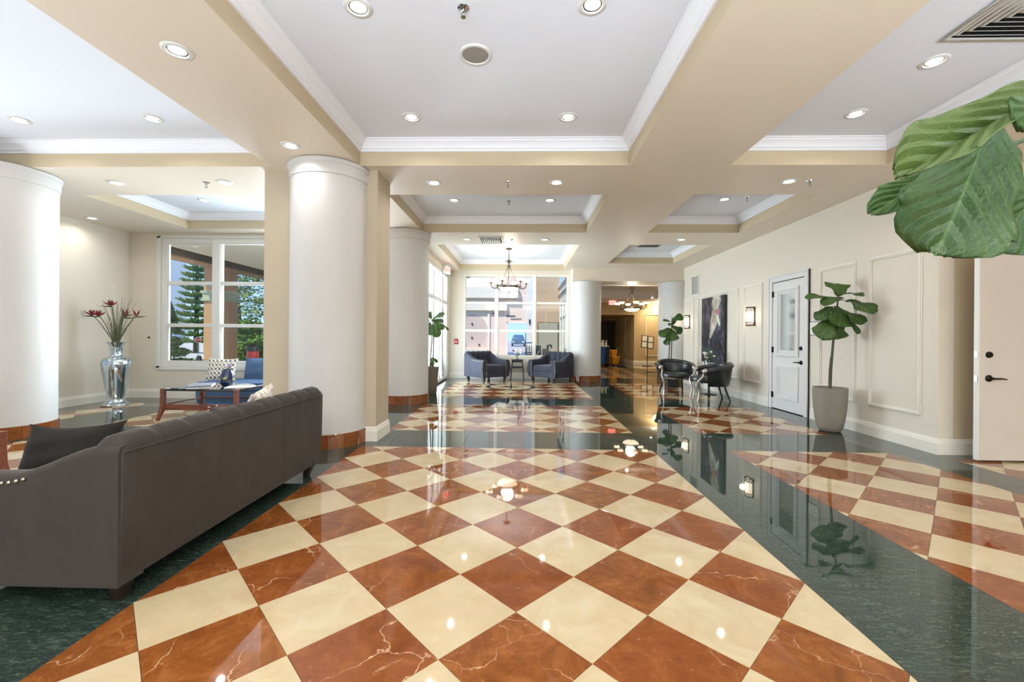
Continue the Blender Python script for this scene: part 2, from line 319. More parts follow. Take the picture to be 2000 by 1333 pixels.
# ================================================================ SETTING
SOF, CEI, CRN = 3.10, 3.37, 3.25      # soffit, tray ceiling, foot of the crown
XR, XL = 4.415, -7.4                  # right and left wall planes
YB, YW, YG = 12.3, 7.9, -5.0          # back window wall, left bay window wall, added front glazing behind the camera
# ---- floor: every tile its own piece on one shared 45 degree lattice
HD = 0.28729; LX0, LY0 = -0.0123, 1.8821
CHECK = [(-1.73, 1.415, -4.6, 4.63), (-1.69, 1.415, 5.44, 7.53), (-1.69, 1.42, 8.37, 11.66), (2.24, 3.93, -4.6, 4.67), (2.26, 3.93, 5.5, 7.55), (2.26, 3.93, 8.4, 11.4),
         (4.385, 7.6, -4.6, 4.47), (-5.55, -2.6, -4.6, 4.63), (-5.55, -2.6, 5.44, 7.5), (-6.95, -6.4, -4.6, 7.3), (2.3, 4.0, 12.7, 18.6), (4.6, 6.6, 12.7, 18.6)]
floor = struct(MB().box(XL - 0.3, 7.8, YG - 0.3, YB + 0.2, -0.12, -0.012).box(1.45, 7.8, YB, 23.6, -0.12, -0.012).build('floor', 'grout'))
def clip(poly, x0, x1, y0, y1):
    for ax, lim, sg in ((0, x0, 1), (0, x1, -1), (1, y0, 1), (1, y1, -1)):
        out = []
        for i, p in enumerate(poly):
            q = poly[(i + 1) % len(poly)]; a = sg * (p[ax] - lim); b = sg * (q[ax] - lim)
            if a >= 0: out.append(p)
            if a * b < 0: t = a / (a - b); out.append((p[0] + (q[0] - p[0]) * t, p[1] + (q[1] - p[1]) * t))
        poly = out
        if len(poly) < 3: return []
    return poly
GAP = 0.0011
def tile_mesh(poly, mat):
    n = len(poly); cx = sum(p[0] for p in poly) / n; cy = sum(p[1] for p in poly) / n; b = MB()
    k = 0.0012
    def ins(d): return [(p[0] - (p[0] - cx) / max(1e-4, sqrt((p[0] - cx) ** 2 + (p[1] - cy) ** 2)) * d, p[1] - (p[1] - cy) / max(1e-4, sqrt((p[0] - cx) ** 2 + (p[1] - cy) ** 2)) * d) for p in poly]
    o0, o1 = ins(GAP), ins(GAP + k)
    b.v = [(x, y, -0.012) for x, y in o0] + [(x, y, -0.0006) for x, y in o0] + [(x, y, 0) for x, y in o1]
    b.f = [tuple(range(2 * n, 3 * n))] + [(i + r * n, (i + 1) % n + r * n, (i + 1) % n + (r + 1) * n, i + (r + 1) * n) for r in (0, 1) for i in range(n)]
    m = b.mesh('tile', 20); m.materials.append(M[mat]); return m
full = {m: tile_mesh([(HD, 0), (0, HD), (-HD, 0), (0, -HD)], m) for m in ('cream_marble', 'red_marble')}
TL = []
for (x0, x1, y0, y1) in CHECK:
    for j in range(int((y0 - LY0) / HD) - 1, int((y1 - LY0) / HD) + 2):
        for i in range(int((x0 - LX0) / HD) - 1, int((x1 - LX0) / HD) + 2):
            if (i + j) % 2 == 0: continue
            cx, cy = LX0 + i * HD, LY0 + j * HD
            p = clip([(cx + HD, cy), (cx, cy + HD), (cx - HD, cy), (cx, cy - HD)], x0, x1, y0, y1)
            if not p: continue
            A = abs(sum(p[k][0] * p[(k + 1) % len(p)][1] - p[(k + 1) % len(p)][0] * p[k][1] for k in range(len(p)))) / 2
            if A < 0.0004: continue
            mat = 'red_marble' if j % 2 else 'cream_marble'
            inside = 0 if (cy < 0.9 or abs(cx) > 1.32 * cy + 0.5) else 1
            TL.append((-inside * A / max(0.8, cy) ** 3, cx, cy, p, mat, A))
TL.sort(key=lambda t: t[0])
rest = {'cream_marble': MB(), 'red_marble': MB()}
for n, (q, cx, cy, p, mat, A) in enumerate(TL):
    if n < 296:
        if A > 2 * HD * HD - 1e-4: m = full[mat]; loc = (cx, cy, 0)
        else: m = tile_mesh([(x - cx, y - cy) for x, y in p], mat); loc = (cx, cy, 0)
        o = bpy.data.objects.new('tile', m); COL.objects.link(o); o.parent = floor; o.location = loc
    else:
        b = rest[mat]; c = (sum(a[0] for a in p) / len(p), sum(a[1] for a in p) / len(p)); k = len(b.v)
        b.v += [(c[0] + (x - c[0]) * 0.995, c[1] + (y - c[1]) * 0.995, 0) for x, y in p]; b.f.append(tuple(range(k, k + len(p))))
        # tile sides
for mat, b in rest.items(): b.build('cream_tiles' if mat[0] == 'c' else 'red_tiles', mat, floor, kind='stuff', fixn=False, solid=0.0)
# dark green slabs fill everything between the panels
xs = sorted({XL, 7.6} | {c for r in CHECK for c in r[:2]}); ys = sorted({YG, YB, 23.4} | {c for r in CHECK for c in r[2:]})
def in_panel(x, y): return any(a < x < b and c < y < d for a, b, c, d in CHECK)
cells = []
used = set()
for yi in range(len(ys) - 1):
    xi = 0
    while xi < len(xs) - 1:
        x0, x1, y0, y1 = xs[xi], xs[xi + 1], ys[yi], ys[yi + 1]; ym = (y0 + y1) / 2
        if in_panel((x0 + x1) / 2, ym) or y1 - y0 < 1e-4: xi += 1; continue
        if ym > YB and x1 < 1.4: xi += 1; continue
        e = xi + 1
        while e < len(xs) - 1 and not in_panel((xs[e] + xs[e + 1]) / 2, ym): e += 1
        cells.append([x0, xs[e], y0, y1]); xi = e
# merge equal x spans downwards
cells.sort(key=lambda c: (c[0], c[1], c[2])); mg = []
for c in cells:
    if mg and mg[-1][:2] == c[:2] and abs(mg[-1][3] - c[2]) < 1e-6: mg[-1][3] = c[3]
    else: mg.append(list(c))
for (x0, x1, y0, y1) in mg:
    nx = max(1, round((x1 - x0) / 0.84)); ny = max(1, round((y1 - y0) / 0.84))
    for i in range(nx):
        for j in range(ny):
            a, b, c, d = x0 + (x1 - x0) * i / nx, x0 + (x1 - x0) * (i + 1) / nx, y0 + (y1 - y0) * j / ny, y0 + (y1 - y0) * (j + 1) / ny
            cx, cy = (a + b) / 2, (c + d) / 2
            m = tile_mesh([(a - cx, c - cy), (b - cx, c - cy), (b - cx, d - cy), (a - cx, d - cy)], 'green_marble')
            o = bpy.data.objects.new('slab', m); COL.objects.link(o); o.parent = floor; o.location = (cx, cy, 0)

# inlaid medallion before the two armchairs
def inlay(name, polys, mat, z):
    b = MB()
    for p in polys: k = len(b.v); b.v += [(x - 0.24, y + 10.28, z) for x, y in p]; b.f.append(tuple(range(k, k + len(p))))
    return b.build(name, mat, floor, fixn=False)
circ = lambda r, n=48: [(r * cos(2 * pi * k / n), r * sin(2 * pi * k / n)) for k in range(n)]
inlay('medallion_border', [circ(.60)], 'green_marble', .0004); inlay('medallion_field', [circ(.50)], 'cream_marble', .0008)
for q in range(8):
    a = q * pi / 4; L_ = .47 if q % 2 == 0 else .32
    inlay('medallion_ray', [[(0, 0), (.13 * cos(a - .39), .13 * sin(a - .39)), (L_ * cos(a), L_ * sin(a)), (.13 * cos(a + .39), .13 * sin(a + .39))]], 'green_marble' if q % 2 == 0 else 'red_marble', .0012)
# ---- ceiling: soffits with sunken trays
TRAYS = [(-1.81, 1.17, -1.2, 4.725), (-1.80, 1.16, 5.70, 7.76), (-1.75, 1.18, 8.80, 12.08), (2.26, 3.93, -1.2, 4.725), (2.26, 3.87, 5.69, 7.77), (2.2, 3.85, 8.80, 11.0),
         (-6.0, -2.83, -1.2, 4.74), (-6.0, -2.83, 5.71, 7.55)]
ceiling = shell('ceiling')
def holes(b, X0, X1, Y0, Y1, z, hs, up=False):
    xx = sorted({X0, X1} | {c for h in hs for c in h[:2] if X0 < c < X1}); yy = sorted({Y0, Y1} | {c for h in hs for c in h[2:] if Y0 < c < Y1})
    for i in range(len(xx) - 1):
        for j in range(len(yy) - 1):
            mx, my = (xx[i] + xx[i + 1]) / 2, (yy[j] + yy[j + 1]) / 2
            if any(a < mx < c and d < my < e for a, c, d, e in hs): continue
            k = len(b.v); b.v += [(xx[i], yy[j], z), (xx[i], yy[j + 1], z), (xx[i + 1], yy[j + 1], z), (xx[i + 1], yy[j], z)]; b.f.append((k, k + 1, k + 2, k + 3))
b = MB(); holes(b, XL - 0.2, 7.8, YG - 0.2, YB - 0.5, SOF, TRAYS); holes(b, XL - 0.2, 1.42, YB - 0.5, YB + 0.1, SOF, TRAYS)
b.build('soffit', 'soffit_paint', ceiling, fixn=False)
for (x0, x1, y0, y1) in TRAYS:
    s = MB()
    for (ax, ay, bx, by) in ((x0, y0, x0, y1), (x0, y1, x1, y1), (x1, y1, x1, y0), (x1, y0, x0, y0)):
        k = len(s.v); s.v += [(ax, ay, SOF), (bx, by, SOF), (bx, by, CEI), (ax, ay, CEI)]; s.f.append((k, k + 1, k + 2, k + 3))
    s.build('tray_side', 'tan_paint', ceiling, fixn=False)
    MB().add([(x0, y0, CEI), (x0, y1, CEI), (x1, y1, CEI), (x1, y0, CEI)], [(0, 1, 2, 3)]).build('tray_panel', 'ceiling_white', ceiling, fixn=False)
    prof = [(0, CRN), (0.018, CRN), (0.022, CRN + 0.022), (0.035, CRN + 0.03), (0.042, CRN + 0.05), (0.062, CRN + 0.075), (0.085, CRN + 0.09), (0.092, CRN + 0.104), (0.105, CRN + 0.107), (0.108, CEI - 0.001)]
    c = MB(); n = len(prof)
    for (X, Y, sx, sy) in ((x0, y0, 1, 1), (x0, y1, 1, -1), (x1, y1, -1, -1), (x1, y0, -1, 1)): c.v += [(X + sx * d, Y + sy * d, z) for d, z in prof]
    for q in range(4):
        for i in range(n - 1): c.f.append((q * n + i, ((q + 1) % 4) * n + i, ((q + 1) % 4) * n + i + 1, q * n + i + 1))
    c.build('crown_molding', 'crown_white', ceiling, sharp=25)
MB().box(XL - 0.3, 7.9, YG - 0.3, YB + 0.1, CEI + 0.01, CEI + 0.3).build('roof_slab', 'ceiling_white', ceiling)
# header over the way to the corridor
header = struct(MB().box(1.40, XR, 11.75, 12.5, 2.74, CEI + 0.3).build('wall_header', 'soffit_paint', bevel=0.004))
# ---- columns
def column(x, y, label, z1=SOF, r=0.43):
    o = thing('column', label, 'column', (x, y, 0), kind='structure', group='round white columns')
    MB().lathe([(r, 0.15), (r, z1 - 0.005)], 64).build('shaft', 'column_paint', o)
    MB().lathe([(r, z1 - 0.17), (r + 0.012, z1 - 0.165), (r + 0.014, z1 - 0.06), (r + 0.026, z1 - 0.05), (r + 0.03, z1 - 0.012), (r + 0.02, z1 - 0.004), (r, z1 - 0.004)], 64).build('capital', 'column_paint', o, sharp=20)
    ns = 16; rb = r + 0.016
    for k in range(ns):
        a0, a1 = 2 * pi * k / ns + 0.0022, 2 * pi * (k + 1) / ns - 0.0022; t = MB(); q = 5
        for i in range(q):
            a = a0 + (a1 - a0) * i / (q - 1)
            t.v += [(rb * cos(a), rb * sin(a), 0.0), (rb * cos(a), rb * sin(a), 0.146), ((rb - 0.004) * cos(a), (rb - 0.004) * sin(a), 0.15), ((r - .01) * cos(a), (r - .01) * sin(a), 0.15)]
        for i in range(q - 1):
            for j in range(3): t.f.append((i * 4 + j, (i + 1) * 4 + j, (i + 1) * 4 + j + 1, i * 4 + j + 1))
        t.build('base_tile', 'red_marble', o)
    return o
column(-2.20, 4.87, 'round white column with marble foot standing behind the large charcoal sofa', r=0.42)
column(-2.15, 7.87, 'round white column with marble foot just before the entrance glazing and tall planter')
column(-6.05, 4.87, 'round white column cut off by the left edge, beside the dark cushion')
column(1.81, 12.13, 'round white column under the header beside the right grey armchair', 2.745)
column(4.30, 12.15, 'round white column half behind the potted fig at the end of the right wall', 2.745)
# ---- walls
def pane_wall(name, mat, boxes, parent=None):
    b = MB()
    for q in boxes: b.box(*q)
    return struct(b.build(name, mat, parent))
wall_pier = pane_wall('wall_pier', 'pier_paint', [(-2.97, -1.655, 4.86, 5.32, 0, SOF)])
wall_right = pane_wall('wall_right', 'wall_paint', [(XR, XR + 0.16, 4.65, 12.6, 0, SOF + .1)])
wall_recess = pane_wall('wall_recess', 'tan_paint', [(XR + 0.16, 7.8, 4.65, 4.81, 0, SOF + .1)])
wall_east = pane_wall('wall_east', 'wall_paint', [(7.6, 7.8, YG, 4.7, 0, SOF + .1)])
wall_back = pane_wall('wall_back', 'wall_paint', [(-2.2, -1.68, YB, YB + 0.2, 0, SOF + .1), (-1.68, 1.37, YB, YB + 0.2, 0, 0.60), (-1.68, 1.37, YB, YB + 0.2, 3.0, SOF + .1), (1.37, 1.46, YB, YB + 0.2, 0, SOF + .1)])
wall_bay = pane_wall('wall_bay', 'wall_paint', [(XL, -6.80, YW, YW + 0.2, 0, SOF + .1), (-6.80, -2.62, YW, YW + 0.2, 0, 0.60), (-6.80, -2.62, YW, YW + 0.2, 3.01, SOF + .1), (-2.62, -2.0, YW, YW + 0.2, 0, SOF + .1)])
wall_left = pane_wall('wall_left', 'wall_paint', [(XL - 0.2, XL, YG, 0.4, 0, SOF + .1), (XL - 0.2, XL, 0.4, 6.50, 0, 0.45), (XL - 0.2, XL, 0.4, 6.50, 3.02, SOF + .1), (XL - 0.2, XL, 6.50, YW + .2, 0, SOF + .1)])
wall_front = pane_wall('wall_front', 'wall_paint', [(XL, -5.3, YG - 0.2, YG, 0, SOF + .1), (-5.3, 4.2, YG - 0.2, YG, 3.05, SOF + .1), (-5.3, 4.2, YG - 0.2, YG, 0, 0.4), (4.2, 7.8, YG - 0.2, YG, 0, SOF + .1)])
wall_entrance = pane_wall('wall_entrance', 'wall_paint', [(-2.2, -2.06, YW + .2, YB + .2, 2.93, SOF + .1), (-2.2, -2.06, YW + .2, 8.4, 0, SOF + .1), (-2.2, -2.06, 12.02, YB + .2, 0, SOF + .1)])
# ---- baseboards
BBP = [(0, 0), (0.022, 0), (0.022, 0.118), (0.017, 0.126), (0.017, 0.134), (0.010, 0.150), (0.008, 0.162), (0, 0.165)]
def baseboard(name, pts, mat='base_paint'):
    # pts walk with the room on the left-hand normal side
    b = MB(); n = len(BBP); N = len(pts)
    for i, (x, y) in enumerate(pts):
        d0 = Vector((x - pts[i - 1][0], y - pts[i - 1][1])).normalized() if i else None; d1 = Vector((pts[i + 1][0] - x, pts[i + 1][1] - y)).normalized() if i < N - 1 else None
        d0 = d0 or d1; d1 = d1 or d0; n0, n1 = Vector((-d0.y, d0.x)), Vector((-d1.y, d1.x)); m = (n0 + n1).normalized(); k = 1 / max(0.3, m.dot(n0))
        b.v += [(x + m.x * d * k, y + m.y * d * k, z) for d, z in BBP]
    for i in range(N - 1):
        for j in range(n - 1): b.f.append((i * n + j, (i + 1) * n + j, (i + 1) * n + j + 1, i * n + j + 1))
    return struct(b.build(name, mat, sharp=25))
baseboard('baseboard_right', [(7.6, 4.65), (XR, 4.65), (XR, 6.63)]); baseboard('baseboard_right_far', [(XR, 7.72), (XR, 11.8)])
baseboard('baseboard_pier', [(-2.97, 5.32), (-2.97, 4.86), (-1.655, 4.86), (-1.655, 5.32)][::-1])
baseboard('baseboard_back', [(1.46, YB), (-2.08, YB)]); baseboard('baseboard_bay', [(-2.2, YW), (XL, YW), (XL, -4.9)])
def ring(b, x0, x1, y0, y1, z0, z1, w):
    # four butt-jointed bars round a rectangle in the y-z plane
    return b.box(x0, x1, y0, y1, z0, z0 + w).box(x0, x1, y0, y1, z1 - w, z1).box(x0, x1, y0, y0 + w, z0 + w, z1 - w).box(x0, x1, y1 - w, y1, z0 + w, z1 - w)
# ---- picture-frame mouldings on the right wall
def panel_frame(y0, y1, z0, z1, wdt=0.045):
    b = MB()
    for q, t, ww in ((0, 0.012, 0.012), (0.012, 0.022, 0.016), (0.028, 0.012, 0.017)):
        ring(b, XR - t, XR, y0 + q, y1 - q, z0 + q, z1 - q, ww)
    return b.build('panel_molding', 'base_paint', wall_right, bevel=0.002)
for y0, y1 in ((4.83, 5.55), (5.76, 6.45), (7.94, 8.60), (8.80, 10.80), (11.06, 11.72)): panel_frame(y0, y1, 0.375, 2.24)
# ---- windows
def window(name, axis, pos, s0, s1, z0, z1, vs, hs, depth=0.10, fr=0.07, mull=0.09, rail=0.065, mat='trim_white', panes=True, flip=1):
    """A fixed glazed wall: frame members run along x (axis 'x', at y = pos) or along y (axis 'y', at x = pos)."""
    root = struct(thing_shell(name))
    def bx(b, a0, a1, c0, c1, d0=-depth / 2, d1=depth / 2):
        return b.box(a0, a1, pos + d0, pos + d1, c0, c1) if axis == 'x' else b.box(pos + d0, pos + d1, a0, a1, c0, c1)
    f = MB()
    for q in ((s0, s1, z0, z0 + fr), (s0, s1, z1 - fr, z1), (s0, s0 + fr, z0 + fr, z1 - fr), (s1 - fr, s1, z0 + fr, z1 - fr)): bx(f, *q)
    f.build('frame', mat, root, bevel=0.006)
    for v in vs: bx(MB(), v - mull / 2, v + mull / 2, z0, z1, -depth / 2 - 0.012, depth / 2 + 0.012).build('mullion', mat, root, bevel=0.006)
    V = [s0] + list(vs) + [s1]; H = [z0] + list(hs) + [z1]
    for h in hs: bx(MB(), s0 + .004, s1 - .004, h - rail / 2, h + rail / 2, -depth * .42, depth * .42).build('rail', mat, root, bevel=0.005)
    if panes:
        for i in range(len(V) - 1):
            for j in range(len(H) - 1): bx(MB(), V[i], V[i + 1], H[j], H[j + 1], -0.004, 0.004).build('pane', 'window_glass', root)
    return root
def thing_shell(name):
    o = bpy.data.objects.new(name, None); COL.objects.link(o); o['kind'] = 'structure'; return o
w1 = window('window_1', 'x', YW + 0.06, -6.80, -2.62, 0.60, 3.01, [-5.745, -4.70, -3.66], [1.37, 2.165], fr=0.10, mull=0.15)
MB().box(-6.87, -6.80, YW - 0.02, YW, 0.56, 3.05).box(-6.87, -2.6, YW - 0.02, YW, 0.53, 0.60).box(-6.87, -2.6, YW - 0.02, YW, 3.01, 3.06).build('casing', 'trim_white', w1, bevel=0.004)
w2 = window('window_2', 'x', YB + 0.05, -1.68, 1.37, 0.60, 3.0, [-0.715, 0.372], [1.37, 2.17], fr=0.075, mull=0.10, rail=0.07, mat='base_paint')
w3 = window('window_3', 'y', XL - 0.08, 0.4, 6.50, 0.45, 3.02, [1.6, 2.85, 4.1, 5.3], [1.3, 2.15], fr=0.10)
MB().box(XL, XL + 0.03, 6.50, 6.58, 0.42, 3.06).build('casing', 'trim_white', w3, bevel=0.004)
w4 = window('window_4', 'x', YG - 0.08, -5.3, 4.2, 0.4, 3.05, [-3.9, -2.5, -1.1, 0.3, 1.7, 3.0], [2.15], fr=0.10)  # added glazing in the unseen front wall, put in for fill daylight
d1 = window('door_1', 'y', -2.13, 8.40, 12.02, 0.02, 2.93, [9.42, 10.05, 10.78, 11.16], [2.13], fr=0.08, mull=0.08, rail=0.10)
MB().tube([(-2.05, 9.98, 0.85), (-2.01, 9.98, 0.85), (-2.01, 9.98, 1.35), (-2.05, 9.98, 1.35)], 0.012, 8).build('door_handle', 'chrome', d1)
# ---- white door with a glass light in the right wall
d2 = thing_shell('door_2'); dy0, dy1 = 6.78, 7.60
def cas(b, x):
    return b.box(XR - x, XR, dy0 - 0.115, dy0 - 0.015, 0, 2.29).box(XR - x, XR, dy1 + 0.015, dy1 + 0.115, 0, 2.29).box(XR - x, XR, dy0 - 0.015, dy1 + 0.015, 2.185, 2.29)
cas(MB(), 0.03).build('casing', 'door_paint', d2, bevel=0.006)
MB().box(XR - 0.042, XR, dy0 - 0.115, dy0 - 0.085, 0, 2.29).box(XR - 0.042, XR, dy1 + 0.085, dy1 + 0.115, 0, 2.29).box(XR - 0.042, XR, dy0 - 0.085, dy1 + 0.085, 2.26, 2.29).build('casing_edge', 'door_paint', d2, bevel=0.006)
MB().box(XR - 0.004, XR + 0.01, dy0 - 0.015, dy1 + 0.015, 0, 2.185).build('gap_shade', 'shade_black', d2)  # black sheet behind the leaf, the gap's shade put into colour
leaf = MB().box(XR - 0.012, XR + 0.01, dy0 - 0.009, dy1 + 0.009, 0.012, 2.175).build('door_leaf', 'door_paint', d2, bevel=0.002)
def raised(y0, y1, z0, z1, ww, t):
    b = MB(); x = XR - 0.012
    for q, tt, w_ in ((0, t, ww * 0.4), (ww * 0.4, t * 0.6, ww * 0.3), (ww * 0.7, t * 0.3, ww * 0.3)):
        ring(b, x - tt, x, y0 + q, y1 - q, z0 + q, z1 - q, w_)
    return b
raised(6.90, 7.48, 0.92, 2.06, 0.10, 0.022).build('glazing_molding', 'door_paint', leaf, bevel=0.003)
MB().box(XR - 0.018, XR - 0.013, 6.99, 7.39, 1.01, 1.97).build('glass_light', 'door_glass', leaf)
raised(6.90, 7.48, 0.20, 0.76, 0.08, 0.016).build('lower_panel', 'door_paint', leaf, bevel=0.003)
def lever(parent, loc, out, along, mat='bronze'):
    o, a = Vector(out), Vector(along); L = Vector(loc); R = o.to_track_quat('Z', 'Y').to_matrix().to_4x4(); R.translation = L
    b = MB().lathe([(0.0, 0), (0.034, 0), (0.034, 0.008), (0.026, 0.016), (0.012, 0.02), (0.012, 0.05), (0.0, 0.05)], 20, mat=R)
    p = L + o * 0.05; b.tube([p - a * 0.012, p + a * 0.03, p + a * 0.08, p + a * 0.125 + Vector((0, 0, -0.006))], [0.010, 0.010, 0.008, 0.006], 8)
    b.build('lever_handle', mat, parent)
def deadbolt(parent, loc, out, mat='bronze'):
    R = Vector(out).to_track_quat('Z', 'Y').to_matrix().to_4x4(); R.translation = Vector(loc)
    MB().lathe([(0.0, 0), (0.032, 0), (0.032, 0.008), (0.026, 0.018), (0.012, 0.02), (0.012, 0.028), (0.0, 0.028)], 20, mat=R).build('deadbolt', mat, parent)
lever(d2, (XR - 0.012, 6.845, 0.835), (-1, 0, 0), (0, 1, 0)); deadbolt(d2, (XR - 0.012, 6.85, 1.06), (-1, 0, 0))
for z in (0.24, 1.02, 1.98): MB().tube([(XR - 0.022, dy1 + 0.016, z - 0.05), (XR - 0.022, dy1 + 0.016, z + 0.05)], 0.009, 8).box(XR - 0.016, XR - 0.011, dy1 - 0.02, dy1 + 0.03, z - 0.05, z + 0.05).build('hinge', 'bronze', d2)
# ---- open door leaf at the right
d3 = thing_shell('door_3')
MB().box(4.565, 5.52, 4.385, 4.43, 0.015, 2.175).build('door_leaf', 'open_door_paint', d3, bevel=0.002)
MB().box(4.556, 4.566, 4.385, 4.43, 0.015, 2.175).build('door_edge', 'trim_white', d3, label='edge of the open door, painted white to look lit')  # whiter paint than the leaf makes this edge look lit
deadbolt(d3, (4.655, 4.385, 1.068), (0, -1, 0)); lever(d3, (4.655, 4.385, 0.833), (0, -1, 0), (1, 0, 0))
MB().box(4.552, 4.557, 4.393, 4.421, 1.04, 1.10).build('strike_plate', 'chrome', d3); MB().box(4.551, 4.557, 4.393, 4.421, 0.80, 0.86).build('latch_plate', 'steel', d3)
# ---- corridor beyond the header
CZ = 2.78
cor = pane_wall('wall_corridor_end', 'corridor_paint', [(5.05, 7.8, 19.3, 19.5, 0, CZ + .1), (2.2, 5.05, 19.3, 23.6, 2.22, CZ + .1), (5.05, 5.25, 19.5, 23.3, 0, CZ), (1.4, 5.3, 23.2, 23.4, 0, CZ + .1)])
pane_wall('wall_corridor_right', 'corridor_paint', [(6.6, 6.8, 12.5, 19.4, 0, CZ + .1), (4.4, 6.8, 12.45, 12.6, 0, CZ + .1)])
wcl = pane_wall('wall_corridor_left', 'stucco_cream', [(1.46, 1.56, 12.5, 13.3, 0, CZ + .3), (1.46, 1.56, 13.3, 17.4, 2.5, CZ + .3), (1.46, 1.56, 13.3, 17.4, 0, 0.1), (1.46, 1.56, 17.4, 23.4, 0, CZ + .3)])
window('window_5', 'y', 1.51, 13.3, 17.4, 0.1, 2.5, [14.3, 15.3, 16.3], [1.95], fr=0.07)
b = MB(); holes(b, 1.4, 7.0, 12.45, 23.4, CZ, [(1.9, 6.2, 13.2, 17.2)]); cc = b.build('corridor_ceiling', 'ceiling_white', ceiling, fixn=False)
MB().box(1.4, 7.0, 12.45, 23.5, CZ + 0.3, CZ + 0.4).build('corridor_tray', 'ceiling_white', ceiling)
s = MB()
for q in ((1.88, 1.9, 13.2, 17.2), (6.2, 6.22, 13.2, 17.2), (1.9, 6.2, 13.18, 13.2), (1.9, 6.2, 17.2, 17.22)): s.box(q[0], q[1], q[2], q[3], CZ, CZ + 0.3)
s.build('corridor_tray_side', 'crown_white', ceiling)
baseboard('baseboard_corridor', [(6.6, 19.3), (5.05, 19.3), (5.05, 21.0)])
b = MB()
for x0, x1, z0, z1 in ((5.55, 7.2, 0.38, 2.25),):
    for q in ((x0, x1, z0, z0 + .04), (x0, x1, z1 - .04, z1), (x0, x0 + .04, z0, z1)): b.box(q[0], q[1], 19.28, 19.3, q[2], q[3])
b.build('panel_molding', 'base_paint', cor, bevel=0.003)
b = MB()
for q in ((19.6, 20.9, .4, .44), (19.6, 20.9, 2.1, 2.14), (19.6, 19.64, .4, 2.14), (20.86, 20.9, .4, 2.14)): b.box(5.03, 5.05, *q)
b.build('panel_molding', 'base_paint', cor, bevel=0.003)
d4 = thing_shell('door_4')
MB().box(4.05, 5.05, 23.12, 23.2, 0, 2.1).build('casing', 'walnut', d4, bevel=0.01); MB().box(4.12, 4.52, 23.09, 23.13, 0.02, 2.0).build('door_leaf', 'dark_wood', d4, bevel=0.004); MB().box(4.6, 5.0, 23.09, 23.13, 0.02, 2.0).build('door_leaf', 'dark_wood', d4, bevel=0.004)

# ================================================================ CEILING FITTINGS
def make_downlight():
    o = thing('downlight', '', 'light')
    MB().lathe([(0.062, -0.002), (0.066, -0.010), (0.084, -0.009), (0.092, -0.004), (0.094, 0.0)], 32).build('trim_ring', 'vent_white', o)
    MB().lathe([(0.062, -0.002), (0.052, 0.0005), (0.034, 0.0005)], 28).build('reflector', 'chrome', o, fixn=False)
    MB().lathe([(0.0001, -0.0052), (0.02, -0.005), (0.046, -0.002), (0.05, 0.0)], 24).build('lamp_lens', 'lamp_white', o)
    l = bpy.data.lights.new('downlight_lamp', 'AREA'); l.shape = 'DISK'; l.size = 0.07; l.energy = LAMP_W; l.color = (1.0, 0.98, 0.95); l.spread = radians(150)
    q = bpy.data.objects.new('downlight_lamp', l); COL.objects.link(q); q.parent = o; q.location = (0, 0, -0.014)
    return o
DL = [(-1.09, 2.79, CEI, 'near row of the central ceiling tray, left of the sprinkler'), (0.445, 2.79, CEI, 'near row of the central ceiling tray, right of the sprinkler'),
      (-1.10, 4.20, CEI, 'near central tray, far row, left of the speaker'), (0.441, 4.21, CEI, 'near central tray, far row, right of the speaker'),
      (3.18, 3.40, CEI, 'right ceiling tray, nearer to the square air vent'), (3.18, 4.176, CEI, 'right ceiling tray, farther from the square air vent'),
      (-5.106, 4.21, CEI, 'left ceiling tray, above the round column at the left edge'), (-3.71, 4.195, CEI, 'left ceiling tray, nearer to the beam above the sofa'),
      (-1.08, 6.77, CEI, 'middle central tray, left one before the chandelier'), (0.436, 6.77, CEI, 'middle central tray, right one before the chandelier'),
      (3.134, 6.72, CEI, 'middle tray on the right, beside a small sprinkler'), (-5.124, 6.77, CEI, 'tray before the left bay window'),
      (-2.308, 2.795, SOF, 'wide beam above the large sofa, biggest of all'), (-2.311, 4.209, SOF, 'beam just above the round column behind the sofa'),
      (-5.09, 5.24, SOF, 'beam before the bay tray, on its own at the left'), (-3.70, 5.225, SOF, 'beam before the bay tray, beside a sprinkler'),
      (-1.087, 5.245, SOF, 'first cross beam of the centre, left of the sprinkler'), (0.417, 5.24, SOF, 'first cross beam of the centre, right of the sprinkler'),
      (3.19, 5.21, SOF, 'first cross beam on the right, beside the potted fig'), (-1.07, 8.31, SOF, 'second cross beam, left of the slotted vent'),
      (0.444, 8.32, SOF, 'second cross beam, right of the slotted vent'), (3.06, 8.30, SOF, 'second cross beam on the right, before the far tray'), (-7.055, 6.85, SOF, 'flat ceiling above the flower vase')]
dl0 = make_downlight()
for i, (x, y, z, lab) in enumerate(DL):
    o = dl0 if i == 0 else copy_tree(dl0)
    o.location = (x, y, z); o['label'] = 'recessed downlight in the ' + lab; o['group'] = 'recessed downlights in the ceiling'
for i, (x, y, z) in enumerate([(-1.09, 0.6, CEI), (0.445, 0.6, CEI), (3.18, 0.6, CEI), (-4.4, 1.4, CEI), (-2.31, 0.6, SOF), (-0.3, -3.0, SOF), (3.2, -3.0, SOF), (-4.4, -3.0, SOF)]):
    o = copy_tree(dl0); o.location = (x, y, z); o['label'] = 'recessed downlight behind the photograph view, ' + ('central tray left', 'central tray right', 'right tray', 'left tray', 'beam over the sofa side', 'front middle', 'front right', 'front left')[i]; o['group'] = 'downlights behind the camera'
